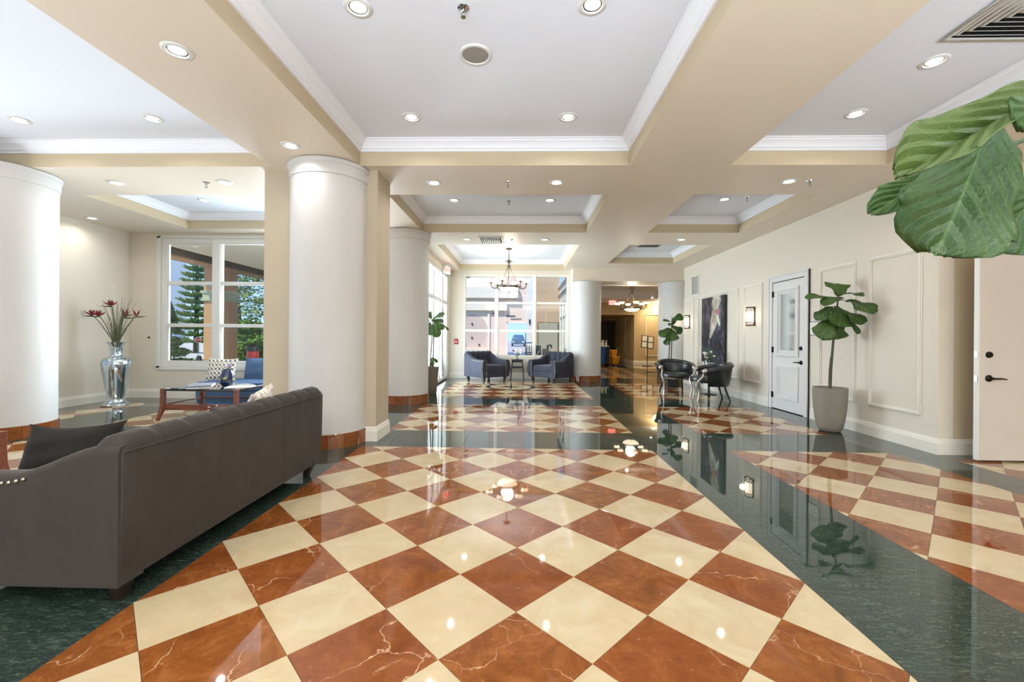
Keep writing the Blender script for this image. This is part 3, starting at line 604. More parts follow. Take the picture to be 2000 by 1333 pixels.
for i, (x, y) in enumerate([(3.2, 12.9), (5.2, 17.2), (5.75, 18.75), (2.6, 18.3), (4.6, 21.6)]):  # the menu-stand lamp is added to brighten its sheets
    o = copy_tree(dl0); o.location = (x, y, CZ if y < 19.4 else 2.76); o['label'] = 'small recessed corridor downlight ' + ('just behind the header', 'added to light the menu stand', 'by the bowl wall lamp', 'above the cleaning cart', 'inside the far alcove')[i]; o['group'] = 'corridor downlights'
    for ch in o.children:
        if ch.type == 'LIGHT':
            ch.data = ch.data.copy(); ch.data.energy = LAMP_W * 4.5; ch.data.color = (1.0, 0.80, 0.50)
def make_sprinkler():
    o = thing('sprinkler', '', 'sprinkler')
    MB().lathe([(0.040, 0), (0.038, -0.006), (0.014, -0.010)], 20).build('escutcheon', 'chrome', o)
    MB().lathe([(0.008, -0.008), (0.008, -0.032), (0.004, -0.034)], 10).tube([(0.012, 0, -0.03), (0.012, 0, -0.055), (0, 0, -0.062), (-0.012, 0, -0.055), (-0.012, 0, -0.03)], 0.003, 6).build('frame', 'steel', o)
    MB().lathe([(0.0001, -0.063), (0.016, -0.063), (0.017, -0.066), (0.0001, -0.067)], 14).build('deflector', 'steel', o)
    return o
sp0 = make_sprinkler()
for i, (x, y, z, lab) in enumerate([(-0.396, 2.80, CEI, 'centre of the nearest ceiling tray, at the top edge'), (-0.211, 6.80, CEI, 'middle central tray before the chandelier'), (3.428, 6.62, CEI, 'middle tray on the right'),
      (-3.93, 5.225, SOF, 'beam before the bay tray'), (-0.171, 5.235, SOF, 'first cross beam of the centre'), (3.428, 5.20, SOF, 'first cross beam on the right'), (-0.20, 8.33, SOF, 'second cross beam beside the slotted vent')]):
    o = sp0 if i == 0 else copy_tree(sp0)
    o.location = (x, y, z); o['label'] = 'small metal sprinkler head in the ' + lab; o['group'] = 'ceiling sprinkler heads'
o = thing('ceiling_speaker', 'round grey ceiling speaker in the middle of the central tray', 'speaker', (-0.367, 3.27, CEI))
MB().lathe([(0.098, -0.004), (0.102, -0.012), (0.118, -0.012), (0.124, -0.006), (0.125, 0)], 40).build('bezel', 'vent_white', o); MB().lathe([(0.0001, -0.012), (0.06, -0.011), (0.1, -0.005)], 40).build('speaker_mesh', 'speaker_mesh', o)
# slotted ceiling vents
def diffuser(name, label, x0, x1, y0, y1, z, n, slat_axis='y'):
    cx, cy = (x0 + x1) / 2, (y0 + y1) / 2; o = thing(name, label, 'air vent', (cx, cy, z)); hx, hy = (x1 - x0) / 2, (y1 - y0) / 2
    f = MB(); w_ = 0.035
    for q in ((-hx, hx, -hy, -hy + w_), (-hx, hx, hy - w_, hy), (-hx, -hx + w_, -hy + w_, hy - w_), (hx - w_, hx, -hy + w_, hy - w_)): f.box(*q, -0.016, 0)
    f.build('frame', 'vent_white', o, bevel=0.004)
    MB().box(-hx + .02, hx - .02, -hy + .02, hy - .02, -0.003, -0.001).build('cavity_backing', 'shade_black', o)  # flat black sheet, shade behind the slats put into colour
    L = hx if slat_axis == 'y' else hy
    for k in range(n):
        a = -L + 0.05 + (2 * L - 0.1) * (k + .5) / n; b = MB(); t = (2 * L - 0.1) / n * 0.42; sg = 1 if a > 0 else -1
        if slat_axis == 'y': b.add([(a - t, -hy + .03, -0.014), (a - t, hy - .03, -0.014), (a + t * .3, hy - .03, -0.004), (a + t * .3, -hy + .03, -0.004)], [(0, 1, 2, 3)])
        else: b.add([(-hx + .03, a - t, -0.014), (hx - .03, a - t, -0.014), (hx - .03, a + t * .3, -0.004), (-hx + .03, a + t * .3, -0.004)], [(0, 1, 2, 3)])
        b.build('slat', 'vent_white', o, solid=0.003)
    return o
diffuser('ceiling_vent', 'slotted beige ceiling vent in the second cross beam above the hall', -0.83, -0.36, 8.08, 8.64, SOF, 10)
diffuser('ceiling_vent', 'slotted ceiling vent in the far right tray near the header', 2.70, 3.25, 9.7, 10.3, CEI, 8, 'x')
# large concentric square diffuser
o = thing('square_diffuser', 'large white square ceiling diffuser with concentric slots at the top right', 'air vent', (3.30, 2.83, CEI))
MB().box(-.30, .30, -.30, .30, -0.003, -0.001).build('cavity_backing', 'shade_black', o)  # no real recess: black sheet paints the shade between the louvers
for k in range(7):
    a = 0.32 - k * 0.042; b = MB(); zt, zb = -0.004, -0.020
    n = 4; P = [(-a, -a), (a, -a), (a, a), (-a, a)]; i_ = a - (0.034 if k == 0 else 0.026)
    Q = [(-i_, -i_), (i_, -i_), (i_, i_), (-i_, i_)]
    b.v = [(x, y, zt if k else zb + .004) for x, y in P] + [(x, y, zb) for x, y in Q]; b.f = [(q, (q + 1) % 4, 4 + (q + 1) % 4, 4 + q) for q in range(4)]
    b.build('louver_ring', 'vent_white', o, solid=0.003)
MB().box(-.045, .045, -.045, .045, -0.02, -0.014).build('centre_plate', 'vent_white', o)
# return-air grille on the right wall
o = thing('wall_grille', 'tall pale return-air grille high on the right wall near the column', 'air vent', (XR, 11.0, 2.55))
f = MB()
for q in ((-.25, .25, -.27, -.23), (-.25, .25, .23, .27), (-.25, -.21, -.23, .23), (.21, .25, -.23, .23)): f.box(-0.014, 0, *q)
f.build('frame', 'base_paint', o, bevel=0.003); MB().box(-0.003, 0, -.22, .22, -.24, .24).build('cavity_backing', 'speaker_mesh', o)  # flat grey sheet behind the slats, no real opening
for k in range(14):
    z = -.225 + k * 0.0346; MB().add([(-0.012, -.22, z - .012), (-0.012, .22, z - .012), (-0.003, .22, z + .012), (-0.003, -.22, z + .012)], [(0, 1, 2, 3)]).build('slat', 'vent_white', o, solid=0.002)

# ================================================================ CHANDELIERS
def make_chandelier():
    o = thing('chandelier', '', 'chandelier')           # origin at the ceiling canopy
    MB().lathe([(0.0001, 0), (0.075, 0), (0.08, -0.012), (0.06, -0.03), (0.015, -0.04), (0.0001, -0.042)], 24).build('canopy', 'iron', o)
    MB().tube([(0, 0, -.03), (0, 0, -.30)], 0.009, 8).build('stem', 'iron', o)
    b = MB().lathe([(0.010, -.27), (0.028, -.295), (0.040, -.33), (0.020, -.36), (0.012, -.40), (0.03, -.43), (0.012, -.46), (0.012, -.52), (0.0001, -.53)], 16)
    for k in range(6):
        a = k * pi / 3; d = Vector((cos(a), sin(a), 0)); b.tube([d * r + Vector((0, 0, z)) for r, z in ((0.02, -.33), (0.06, -.30), (0.085, -.315), (0.075, -.345), (0.05, -.35))], [.008, .009, .008, .006, .003], 6)
    b.build('crown_scroll', 'iron', o)
    for k in range(3):
        a = k * 2 * pi / 3 + 0.5; d = Vector((cos(a), sin(a), 0))
        MB().tube([d * r + Vector((0, 0, z)) for r, z in ((0.06, -.40), (0.03, -.42), (0.035, -.46), (0.06, -.52), (0.13, -.68), (0.22, -.86), (0.255, -.90))], [.004, .008, .008, .007, .007, .007, .006], 7).build('hanging_rod', 'iron', o)
    b = MB(); R = 0.275
    b.lathe([(R - .012, -.93), (R + .014, -.935), (R + .020, -.955), (R + .010, -.975), (R - .014, -.97), (R - .012, -.93)], 40)
    b.build('ring', 'iron', o)
    v = MB()
    for k in range(12):
        a0 = k * pi / 6; v.tube([((R + .01 + .016 * sin(t * pi * 2)) * cos(a0 + t * pi / 6), (R + .01 + .016 * sin(t * pi * 2)) * sin(a0 + t * pi / 6), -.915 + .014 * cos(t * 2 * pi)) for t in [q / 6 for q in range(7)]], .006, 5)
    v.build('leaf_band', 'bronze', o)
    MB().lathe([(R - .02, -.955), (R - .05, -.995), (R * .6, -1.035), (R * .3, -1.055), (0.0001, -1.06)], 40).build('bowl_shade', 'alabaster_hot', o)
    MB().lathe([(0.0001, -1.058), (0.016, -1.06), (0.02, -1.075), (0.008, -1.09), (0.0001, -1.10)], 12).build('finial', 'bronze', o)
    for k in range(6):
        a = k * pi / 3 + 0.2; d = Vector((cos(a), sin(a), 0))
        ar = MB().tube([d * r + Vector((0, 0, z)) for r, z in ((R - .02, -.93), (R + .03, -.985), (R + .09, -.985), (R + .145, -.95), (R + .165, -.90), (R + .165, -.865))], [.010, .012, .012, .011, .010, .009], 8)
        ar.tube([d * r + Vector((0, 0, z)) for r, z in ((R + .02, -.95), (R + .06, -.93), (R + .085, -.945), (R + .07, -.965))], [.006, .006, .005, .003], 6)
        p = d * (R + .165)
        ar.lathe([(0.0001, -.875), (0.014, -.875), (0.018, -.862), (0.045, -.850), (0.05, -.842)], 16, (p.x, p.y, 0))
        arm = ar.build('arm', 'iron', o)
        MB().lathe([(0.026, -.852), (0.052, -.84), (0.075, -.818), (0.088, -.790), (0.092, -.775), (0.086, -.776), (0.05, -.82), (0.0001, -.83)], 24, (p.x, p.y, 0)).build('cup_shade', 'alabaster_hot', arm)
    l = bpy.data.lights.new('chandelier_lamp', 'POINT'); l.energy = 13; l.shadow_soft_size = 0.16; l.color = (1, 0.92, 0.8)
    q = bpy.data.objects.new('chandelier_lamp', l); COL.objects.link(q); q.parent = o; q.location = (0, 0, -.72)
    return o
ch1 = make_chandelier(); ch1.location = (-0.315, 10.5, CEI); ch1['label'] = 'six-arm iron chandelier with alabaster bowls hanging before the back window'; ch1['group'] = 'iron chandeliers'
ch2 = copy_tree(ch1, (3.47, 13.55, CZ + 0.3), 0.35, 'six-arm iron chandelier with alabaster bowls hanging in the warm corridor')
for ch in ch2.children:
    if ch.type == 'LIGHT': ch.data = ch.data.copy(); ch.data.energy = 9

# ================================================================ UPHOLSTERY
def pillow(wd, ht, th, n=20, pinch=0.10, seed=0, sag=0.0):
    rnd = random.Random(seed); ph = [rnd.uniform(0, 6) for _ in range(6)]
    b = MB(); b.uv = []
    for sgn in (1, -1):
        k0 = len(b.v)
        for j in range(n + 1):
            for i in range(n + 1):
                u, v = 2 * i / n - 1, 2 * j / n - 1
                ex, ey = (1 - pinch * (1 - v * v) * 0.8), (1 - pinch * (1 - u * u) * 0.8)
                x = u * wd / 2 * (0.86 + 0.14 * abs(v) ** 3 if pinch else 1) * 1.0; y = v * ht / 2 * (0.88 + 0.12 * abs(u) ** 3 if pinch else 1)
                prof = max(0.0, (1 - abs(u) ** 2.4)) ** 0.55 * max(0.0, (1 - abs(v) ** 2.4)) ** 0.55
                wr = 1 + 0.05 * sin(7 * u + ph[0] + 3 * v) + 0.05 * sin(9 * v + ph[1] - 2 * u)
                y -= sag * (1 - u * u) * max(0, v) * (0.7 + 0.3 * sin(3 * u + ph[2]))
                b.v.append((x, y, sgn * th / 2 * prof * wr)); b.uv.append(((u + 1) / 2, (v + 1) / 2))
        for j in range(n):
            for i in range(n):
                q = (k0 + j * (n + 1) + i, k0 + j * (n + 1) + i + 1, k0 + (j + 1) * (n + 1) + i + 1, k0 + (j + 1) * (n + 1) + i)
                b.f.append(q if sgn > 0 else q[::-1])
    return b
def puff(x0, x1, y0, y1, z0, z1, r=0.035, crown=0.02, n=18):
    b = MB()
    def fn(u, v):
        return None
    # superellipse box
    cx, cy, cz = (x0 + x1) / 2, (y0 + y1) / 2, (z0 + z1) / 2; hx, hy, hz = (x1 - x0) / 2, (y1 - y0) / 2, (z1 - z0) / 2
    prof = [(0.0, 1.0), (0.5, 1.0), (0.85, 1.0), (0.95, 0.94), (0.99, 0.75), (1.0, 0.4), (1.0, -0.4), (0.99, -0.8), (0.96, -0.97), (0.9, -1.0), (0.0, -1.0)]
    seg = 48; k0 = len(b.v)
    for (s, z) in prof:
        for i in range(seg):
            a = 2 * pi * i / seg; c, d = cos(a), sin(a); e = 0.22
            px = abs(c) ** e * (1 if c >= 0 else -1); py = abs(d) ** e * (1 if d >= 0 else -1)
            bul = crown * (1 - s * s) if z > 0 else 0
            if s in (0.0,): px = py = 0
            inset = r * (1 - s) / 0.15 if s > 0.85 else None
            if s > 0.85: X, Y = px * (hx - r * (1 - s) * 6), py * (hy - r * (1 - s) * 6)
            else: X, Y = px * hx * s, py * hy * s
            b.v.append((cx + X, cy + Y, cz + z * hz + bul))
    for j in range(len(prof) - 1):
        for i in range(seg): b.f.append((k0 + j * seg + i, k0 + j * seg + (i + 1) % seg, k0 + (j + 1) * seg + (i + 1) % seg, k0 + (j + 1) * seg + i))
    return b
def make_sofa(name, label, cat, W, D, HB, HA, mat, nch, ncush, arm_t=0.13, flare=0.03, leg_h=0.10, seat_z=0.42, seat_front=0.0, tuft=True, legmat='dark_wood', nail_arm=True, group=None):
    """width W along x, front at -y. Tufted back with a rolled top, sloping arms with nailhead trim, tapered legs."""
    o = thing(name, label, cat, group=group); z0 = leg_h; yb, yf = D / 2, -D / 2; bt = 0.20; iw = W / 2 - arm_t
    MB().box(-iw - .02, iw + .02, yf + 0.02, yb - .03, z0, seat_z - 0.12).build('seat_frame', mat, o, bevel=0.015)
    # back: closed profile swept along x
    prof = [(yb - .03, z0), (yb - .005, z0 + .05), (yb, HB * .55), (yb + .004, HB - .085), (yb - .004, HB - .045), (yb - .03, HB - .012), (yb - .07, HB), (yb - .115, HB - .016), (yb - .148, HB - .055), (yb - .158, HB - .11), (yb - .158, HB - .17), (yb - .175, HB * .68), (yb - bt, seat_z + .02), (yb - bt, z0)]
    nx = max(30, int(W / 0.022)); b = MB(); hw = W / 2 - 0.012; step = 2 * hw / nch if nch else 1
    for i in range(nx + 1):
        x = -hw + 2 * hw * i / nx; e = min(1.0, (hw - abs(x)) / 0.05); er = sqrt(max(0.0, 1 - (1 - e) ** 2))
        dch = abs(((x + hw + step / 2) % step) - step / 2) if nch else 1; g = exp(-(dch / 0.018) ** 2) if abs(x) < hw - .06 else 0
        for k, (y, z) in enumerate(prof):
            yy, zz = y, z
            if 4 <= k <= 11:
                cy_, cz_ = yb - .075, HB - .11
                s = 1 - 0.2 * g * (1 if k >= 5 else 0.25)
                if k <= 9: yy, zz = cy_ + (y - cy_) * s, cz_ + (z - cz_) * s
                else: yy = y + 0.022 * g
                zz = zz - (1 - er) * 0.05 * (1 if k < 10 else 0)
                if tuft and k in (10, 11, 9): yy += 0.018 * g
            b.v.append((x, yy, zz))
    n = len(prof)
    for i in range(nx):
        for k in range(n): b.f.append((i * n + k, i * n + (k + 1) % n, (i + 1) * n + (k + 1) % n, (i + 1) * n + k))
    b.f += [tuple(range(n)), tuple(range(nx * n, nx * n + n))]
    back = b.build('backrest', mat, o, sharp=50)
    if W > 1.4:
        for xs_ in (-.32, .32): MB().tube([(xs_, yb - .001, HB * .5), (xs_, yb + .002, HB - .08)], 0.0035, 6).build('back_seam', mat, back)
    MB().tube([(-hw, yb + .003, HB - .075), (hw, yb + .003, HB - .075)], 0.005, 6).build('piping', mat, back)
    if tuft and nch:
        t = MB()
        for i in range(1, nch):
            for zz in (HB - .2, seat_z + .13) if i % 2 else (HB - .13, seat_z + .2): t.ball((-hw + i * step, yb - .155, zz), 0.012, 8, 5)
        t.build('tuft_button', mat, back, kind='stuff')
    # arms
    for s in (-1, 1):
        b = MB(); ny = 26; sec = 12
        for j in range(ny + 1):
            t = j / ny; y = yb - 0.01 - (D - 0.02) * t
            q = min(1, max(0, (t - 0.06) / 0.52)); q = q * q * (3 - 2 * q); h = (HB - 0.045) * (1 - q) + HA * q - 0.03 * max(0, t - .6)
            fl = flare * max(0.0, t - 0.35) / 0.65
            T_ = arm_t
            for (u, v) in ((0, 0), (1, 0), (1.0, .45), (1.0, .8), (1.0, .94), (.93, .985), (.75, 1.0), (.45, 1.0), (.18, .985), (.06, .95), (0, .86), (0, .4)):
                zz = z0 + (h - z0) * v; bulge = fl * sin(pi * min(1, v)) if u > 0.5 else 0
                b.v.append((s * (iw + T_ * u + bulge), y - 0.018 * sin(pi * v) * (1 if t > .98 else 0), zz))
        for j in range(ny):
            for k in range(sec): b.f.append((j * sec + k, j * sec + (k + 1) % sec, (j + 1) * sec + (k + 1) % sec, (j + 1) * sec + k))
        b.f += [tuple(range(sec)), tuple(range(ny * sec, ny * sec + sec))]
        arm = b.build('armrest', mat, o, sharp=55)
        nb = MB()
        for k in range(int((HA - z0) / 0.03)):
            z = z0 + .03 + k * 0.03; v = (z - z0) / (HA - z0); nb.ball((s * (iw + arm_t - .018 + flare * sin(pi * min(1, v))), yf + 0.003 - 0.018 * sin(pi * v), z), 0.009, 8, 5)
            nb.ball((s * (iw + .018), yf + 0.003 - 0.018 * sin(pi * v), z), 0.009, 8, 5)
        if nail_arm:
            k = 0; y = yf + .03
            while y < yf + D * 0.56:
                t = (yb - .01 - y) / (D - .02); q = min(1, max(0, (t - 0.06) / 0.52)); q = q * q * (3 - 2 * q); h = (HB - 0.045) * (1 - q) + HA * q - 0.03 * max(0, t - .6); fl = flare * max(0.0, t - 0.35) / 0.65
                nb.ball((s * (iw + arm_t + .002 + fl * 0.24), y, z0 + (h - z0) * .93), 0.009, 8, 5); y += 0.032
        nb.build('nailhead_trim', 'brass_nail', arm, kind='stuff')
    cw = 2 * iw / ncush
    for i in range(ncush): puff(-iw + i * cw + .006, -iw + (i + 1) * cw - .006, yf - 0.005, yb - bt + .02, seat_z - .125, seat_z + .02).build('seat_cushion', mat, o, sharp=60)
    for sx in (-1, 1):
        for sy in (-1, 1): MB().frustum((sx * (W / 2 - .10), sy * (D / 2 - .09)), (.042, .042), 0, (sx * (W / 2 - .085), sy * (D / 2 - .075)), (.075, .075), z0 + .01).build('leg', legmat, o, bevel=0.004)
    return o
sofa = make_sofa('sofa', 'large charcoal velvet sofa seen from behind at the left', 'sofa', 1.90, 0.94, 0.765, 0.585, 'charcoal_velvet', 9, 3)
sofa.location = (-2.205, 2.765, 0); sofa.rotation_euler = (0, 0, -pi / 2)
ac = make_sofa('armchair', 'slate grey tufted armchair left of the small wooden stool, facing right', 'armchair', 0.88, 0.86, 0.80, 0.60, 'slate_velvet', 5, 1, flare=0.05, leg_h=0.13, group='tufted grey armchairs')
ac.location = (-0.93, 11.55, 0); ac.rotation_euler = (0, 0, radians(42))
ac2 = copy_tree(ac, (0.82, 11.62, 0), radians(-42), 'slate grey tufted armchair right of the small wooden stool, facing left')
def rest(b, name, label, mat, loc, rot, group=None, piping=None):
    o = b.build(name, mat, None, sharp=80); tag(o, label, 'cushion', group); o.location = loc; o.rotation_euler = rot; return o
rest(pillow(0.50, 0.33, 0.17, seed=3, sag=0.012, pinch=0.05), 'cushion', 'dark velvet cushion standing against the near arm of the large sofa', 'dark_velvet', (-2.27, 2.10, 0.598), (radians(70), radians(-3), radians(3)))
rest(pillow(0.38, 0.36, 0.14, seed=5), 'cushion', 'white cushion with brown twig print peeking over the far end of the sofa', 'twig_fabric', (-2.085, 3.36, 0.615), (radians(78), radians(8), radians(-82)))

# ---- coffee tables with flared wooden legs, glass top and slatted lower shelf
def make_table(label, W, D, H):
    o = thing('coffee_table', label, 'table', group='walnut coffee tables with glass tops')
    for sx in (-1, 1):
        for sy in (-1, 1):
            b = MB(); st = [(0.0, .060), (0.05, .045), (0.12, .02), (0.20, .004), (0.30, 0), (H, 0)]
            for z, d in st:
                wv = 0.026 if z > .1 else 0.020
                cx, cy = sx * (W / 2 - .03 + d * 0.8), sy * (D / 2 - .03 + d * .6)
                b.v += [(cx + a * wv, cy + c * wv, z) for a, c in ((-1, -1), (1, -1), (1, 1), (-1, 1))]
            for i in range(len(st) - 1):
                for k in range(4): b.f.append((i * 4 + k, i * 4 + (k + 1) % 4, (i + 1) * 4 + (k + 1) % 4, (i + 1) * 4 + k))
            b.f += [(3, 2, 1, 0), tuple(range(len(st) * 4 - 4, len(st) * 4))]
            b.build('leg', 'walnut', o, bevel=0.004)
    for sy in (-1, 1): MB().box(-W / 2 + .05, W / 2 - .05, sy * (D / 2 - .03) - .012, sy * (D / 2 - .03) + .012, .145, .225).build('rail', 'walnut', o, bevel=0.003)
    for sx in (-1, 1): MB().box(sx * (W / 2 - .03) - .012, sx * (W / 2 - .03) + .012, -D / 2 + .05, D / 2 - .05, .145, .225).build('rail', 'walnut', o, bevel=0.003)
    MB().box(-W / 2 + .04, W / 2 - .04, -D / 2 + .04, D / 2 - .04, .205, .215).build('lower_shelf', 'table_glass', o, bevel=0.002)
    MB().box(-W / 2 + .006, W / 2 - .006, -D / 2 + .006, D / 2 - .006, H - .016, H - .004).build('glass_top', 'table_glass', o, bevel=0.003)
    f = MB()
    for q in ((-W / 2 + .05, W / 2 - .05, -D / 2 + .012, -D / 2 + .03), (-W / 2 + .05, W / 2 - .05, D / 2 - .03, D / 2 - .012)): f.box(*q, H - .035, H - .017)
    for q in ((-W / 2 + .012, -W / 2 + .03, -D / 2 + .05, D / 2 - .05), (W / 2 - .03, W / 2 - .012, -D / 2 + .05, D / 2 - .05)): f.box(*q, H - .035, H - .017)
    f.build('apron', 'espresso_wood', o)
    return o
ct = make_table('walnut coffee table with glass top before the bay window, magazines on it', 1.10, 0.80, 0.445); ct.location = (-4.47, 6.22, 0)
ct2 = copy_tree(ct, (-4.53, 2.83, 0), 0, 'walnut coffee table cut off by the left edge, beside the dark cushion')
# things on the coffee table
def magazine(label, loc, rz, mat, w_=0.22, d_=0.29, h_=0.012):
    o = thing('magazine', label, 'magazine', loc, rz, 'papers on the coffee table')
    MB().box(-w_ / 2, w_ / 2, -d_ / 2, d_ / 2, h_ - .0015, h_).build('cover', mat, o); MB().box(-w_ / 2 + .002, w_ / 2 - .003, -d_ / 2 + .002, d_ / 2 - .002, 0, h_ - .0015).build('pages', 'paper', o)
TZ = 0.4415
magazine('grey folded newspaper at the left of the glass coffee table', (-4.78, 6.30, TZ), 0.5, 'newsprint', 0.30, 0.36, 0.018)
magazine('blue-covered magazine beside the newspaper on the glass coffee table', (-4.62, 6.02, TZ), -0.9, 'magazine_blue')
magazine('open white magazine at the right of the glass coffee table', (-4.09, 6.14, TZ), 0.3, 'paper', 0.34, 0.26, 0.008)
magazine('small pale brochure behind the blue bowl', (-4.22, 6.42, TZ), -0.5, 'newsprint', 0.2, 0.2, 0.006)
o = thing('flower_bowl', 'cobalt blue glass vase with orchids in a dark bowl on the coffee table', 'vase', (-4.34, 6.22, TZ))
MB().lathe([(0.0001, 0), (0.05, 0), (0.055, .01), (0.10, .045), (0.105, .05), (0.098, .05), (0.05, .016), (0.0001, .012)], 28).build('bowl', 'cobalt_glass', o)
MB().lathe([(0.0001, .014), (0.075, .02), (0.095, .08), (0.09, .15), (0.07, .21), (0.06, .235), (0.066, .25), (0.058, .25), (0.0001, .2)], 28).build('vase_body', 'cobalt_glass', o)
pl = MB()
for k in range(5): a = k * 1.25; pl.ball((0.08 * cos(a), 0.08 * sin(a), .10 + .02 * (k % 3)), 0.03, 8, 5, 0.7)
pl.build('yellow_leaves', 'leaf_yellow', o)
fl = MB(); st = MB(); rr = random.Random(4)
for k in range(7):
    a, r = rr.uniform(0, 6.3), rr.uniform(.02, .10); tp = Vector((r * cos(a), r * sin(a), rr.uniform(.26, .34))); st.tube([(0, 0, .2), tuple(tp)], .003, 5)
    for q in range(5):
        A = q * 2 * pi / 5; fl.ball(tuple(tp + Vector((0.018 * cos(A), 0.018 * sin(A), 0.006))), 0.013, 7, 4, 0.5)
fl.build('orchid_blossoms', 'orchid_pink', o); st.build('stems', 'stem_green', o)

# ---- blue chaise under the bay window
o = thing('chaise', 'blue velvet chaise under the bay window, half hidden by the pier', 'sofa', (-4.55, 7.38, 0))
MB().box(-.90, 1.0, -.36, .36, .09, .27).build('seat_frame', 'blue_velvet', o, bevel=0.03)
puff(-.92, 1.02, -.38, .36, .265, .40).build('seat_cushion', 'blue_velvet', o, sharp=60)
b = pillow(0.72, 0.46, 0.24, seed=9, pinch=0.0)
q = b.build('back_cushion', 'blue_velvet', o, sharp=80); q.location = (-.07, .22, .55); q.rotation_euler = (radians(80), 0, 0)
q = pillow(0.7, 0.46, 0.24, seed=10, pinch=0.0).build('back_cushion', 'blue_velvet', o, sharp=80); q.location = (.66, .22, .55); q.rotation_euler = (radians(80), 0, 0)
MB().box(-.42, 1.0, .32, .40, .09, .66).build('backrest', 'blue_velvet', o, bevel=0.03)
for sx in (-.82, .92):
    for sy in (-.28, .28): MB().frustum((sx, sy), (.035, .035), 0, (sx, sy), (.05, .05), .1).build('leg', 'espresso_wood', o)
rest(pillow(0.52, 0.40, 0.14, seed=2), 'cushion', 'white cushion with grey lattice print on the blue chaise', 'lattice_fabric', (-5.09, 7.16, 0.605), (radians(76), 0, radians(4)))

# ================================================================ VASE WITH FLOWERS
o = thing('floor_vase', 'tall silver mercury-glass floor vase with red flowers in the left bay corner', 'vase', (-6.80, 7.02, 0))
MB().lathe([(0.0001, 0), (0.185, 0), (0.195, .012), (0.185, .03), (0.14, .055), (0.122, .085), (0.118, .12), (0.130, .22), (0.158, .40), (0.185, .58), (0.198, .68), (0.196, .735), (0.170, .785), (0.11, .815), (0.084, .835), (0.082, .87), (0.082, .97), (0.09, 1.0), (0.122, 1.045), (0.132, 1.06), (0.124, 1.058), (0.078, .98), (0.07, .85)], 48).build('vase_body', 'mercury_glass', o, sharp=60)
stems = [(-.55, .05, 1.50, -.36), (-.25, -.08, 1.485, -.16), (-.07, -.02, 1.66, .02), (.11, .03, 1.47, .16), (.38, 0, 1.49, .36), (.02, .1, 1.52, .0)]
for (dx, dy, z, t) in stems:
    s = MB().tube([(dx * .06, dy * .1, .75), (dx * .13, dy * .2, 1.08), (dx * .55, dy * .7, 1.08 + (z - 1.08) * .68), (dx * .82, dy, z)], [.007, .007, .006, .006], 6).build('stem', 'stem_green', o)
    hd = MB(); sg = 1 if dx > 0 else -1; base = Vector((dx * .82, dy, z))
    hd.tube([base, base + Vector((sg * .07, 0, -.004)), base + Vector((sg * .22, 0, .004))], [.010, .012, .002], 6); hd.build('bract', 'stem_green', s)
    pt = MB()
    for k in range(6):
        a = radians(40 + k * 20); d = Vector((cos(a) * sg, (k % 3 - 1) * .4, sin(a))); pt.tube([base + Vector((sg * .03, 0, .006)), base + Vector((sg * .03, 0, .006)) + d * .06, base + Vector((sg * .03, 0, .006)) + d * .115], [.004, .014, .001], 5)
    pt.build('petals', 'petal_red', s)
gr = MB(); rr = random.Random(12)
for k in range(84):
    a, tl, hh = rr.uniform(0, 6.28), rr.uniform(.05, .42), rr.uniform(.16, .78); d = Vector((cos(a), sin(a) * .6, 0))
    gr.tube([d * .03 + Vector((0, 0, 1.0)), d * tl * .35 + Vector((0, 0, 1.05 + hh * .55)), d * tl * .8 + Vector((0, 0, 1.05 + hh))], [.003, .0024, .001], 4)
gr.build('grass_sprays', 'grass_dry', o, kind='stuff')
tw = MB(); pts = [(-.03, 0, 1.0), (-.05, 0, 1.3), (-.06, .01, 1.62), (-.055, .01, 1.85)] + [(-.055 + (.052 - .006 * k / 3) * sin(k * .8), .01 + .01 * sin(k), 1.90 + .026 * k) for k in range(10)]
tw.tube(pts, [.006] * 4 + [.005] * 10, 6).build('curled_twig', 'petal_white', o)

# ================================================================ STOOL TABLE WITH GLASS VASE
o = thing('side_stool', 'small dark wooden stool table between the two grey armchairs', 'stool', (-0.10, 12.03, 0))
MB().box(-.17, .17, -.15, .15, .535, .565).build('seat', 'espresso_wood', o, bevel=0.008)
for sx in (-1, 1):
    for sy in (-1, 1): MB().frustum((sx * .185, sy * .155), (.026, .026), 0, (sx * .135, sy * .115), (.034, .034), .54).build('leg', 'espresso_wood', o, bevel=0.003)
for sy in (-1, 1): MB().box(-.15, .15, sy * .13 - .01, sy * .13 + .01, .325, .36).build('stretcher', 'espresso_wood', o)
MB().box(-.145, .145, -.125, .125, .485, .535).build('apron', 'espresso_wood', o)
o = thing('bud_vase', 'small clear glass vase with white flowers on the dark stool', 'vase', (-0.10, 11.99, .566))
MB().lathe([(0.0001, 0), (0.05, 0), (0.055, .008), (0.02, .03), (0.018, .07), (0.05, .12), (0.06, .17), (0.054, .17), (0.04, .12)], 20).build('vase_body', 'clear_glass', o)
f = MB(); rr = random.Random(2)
for k in range(9): a = rr.uniform(0, 6.3); r = rr.uniform(0, .11); f.ball((r * cos(a), r * sin(a) * .6, rr.uniform(.17, .30)), .035, 8, 6)
f.build('blossoms', 'petal_white', o); MB().tube([(0, 0, .05), (-.05, 0, .2), (-.11, 0, .25)], [.006, .008, .012], 6).ball((-.12, 0, .25), .025, 8, 5).build('dark_bud', 'black_plastic', o)

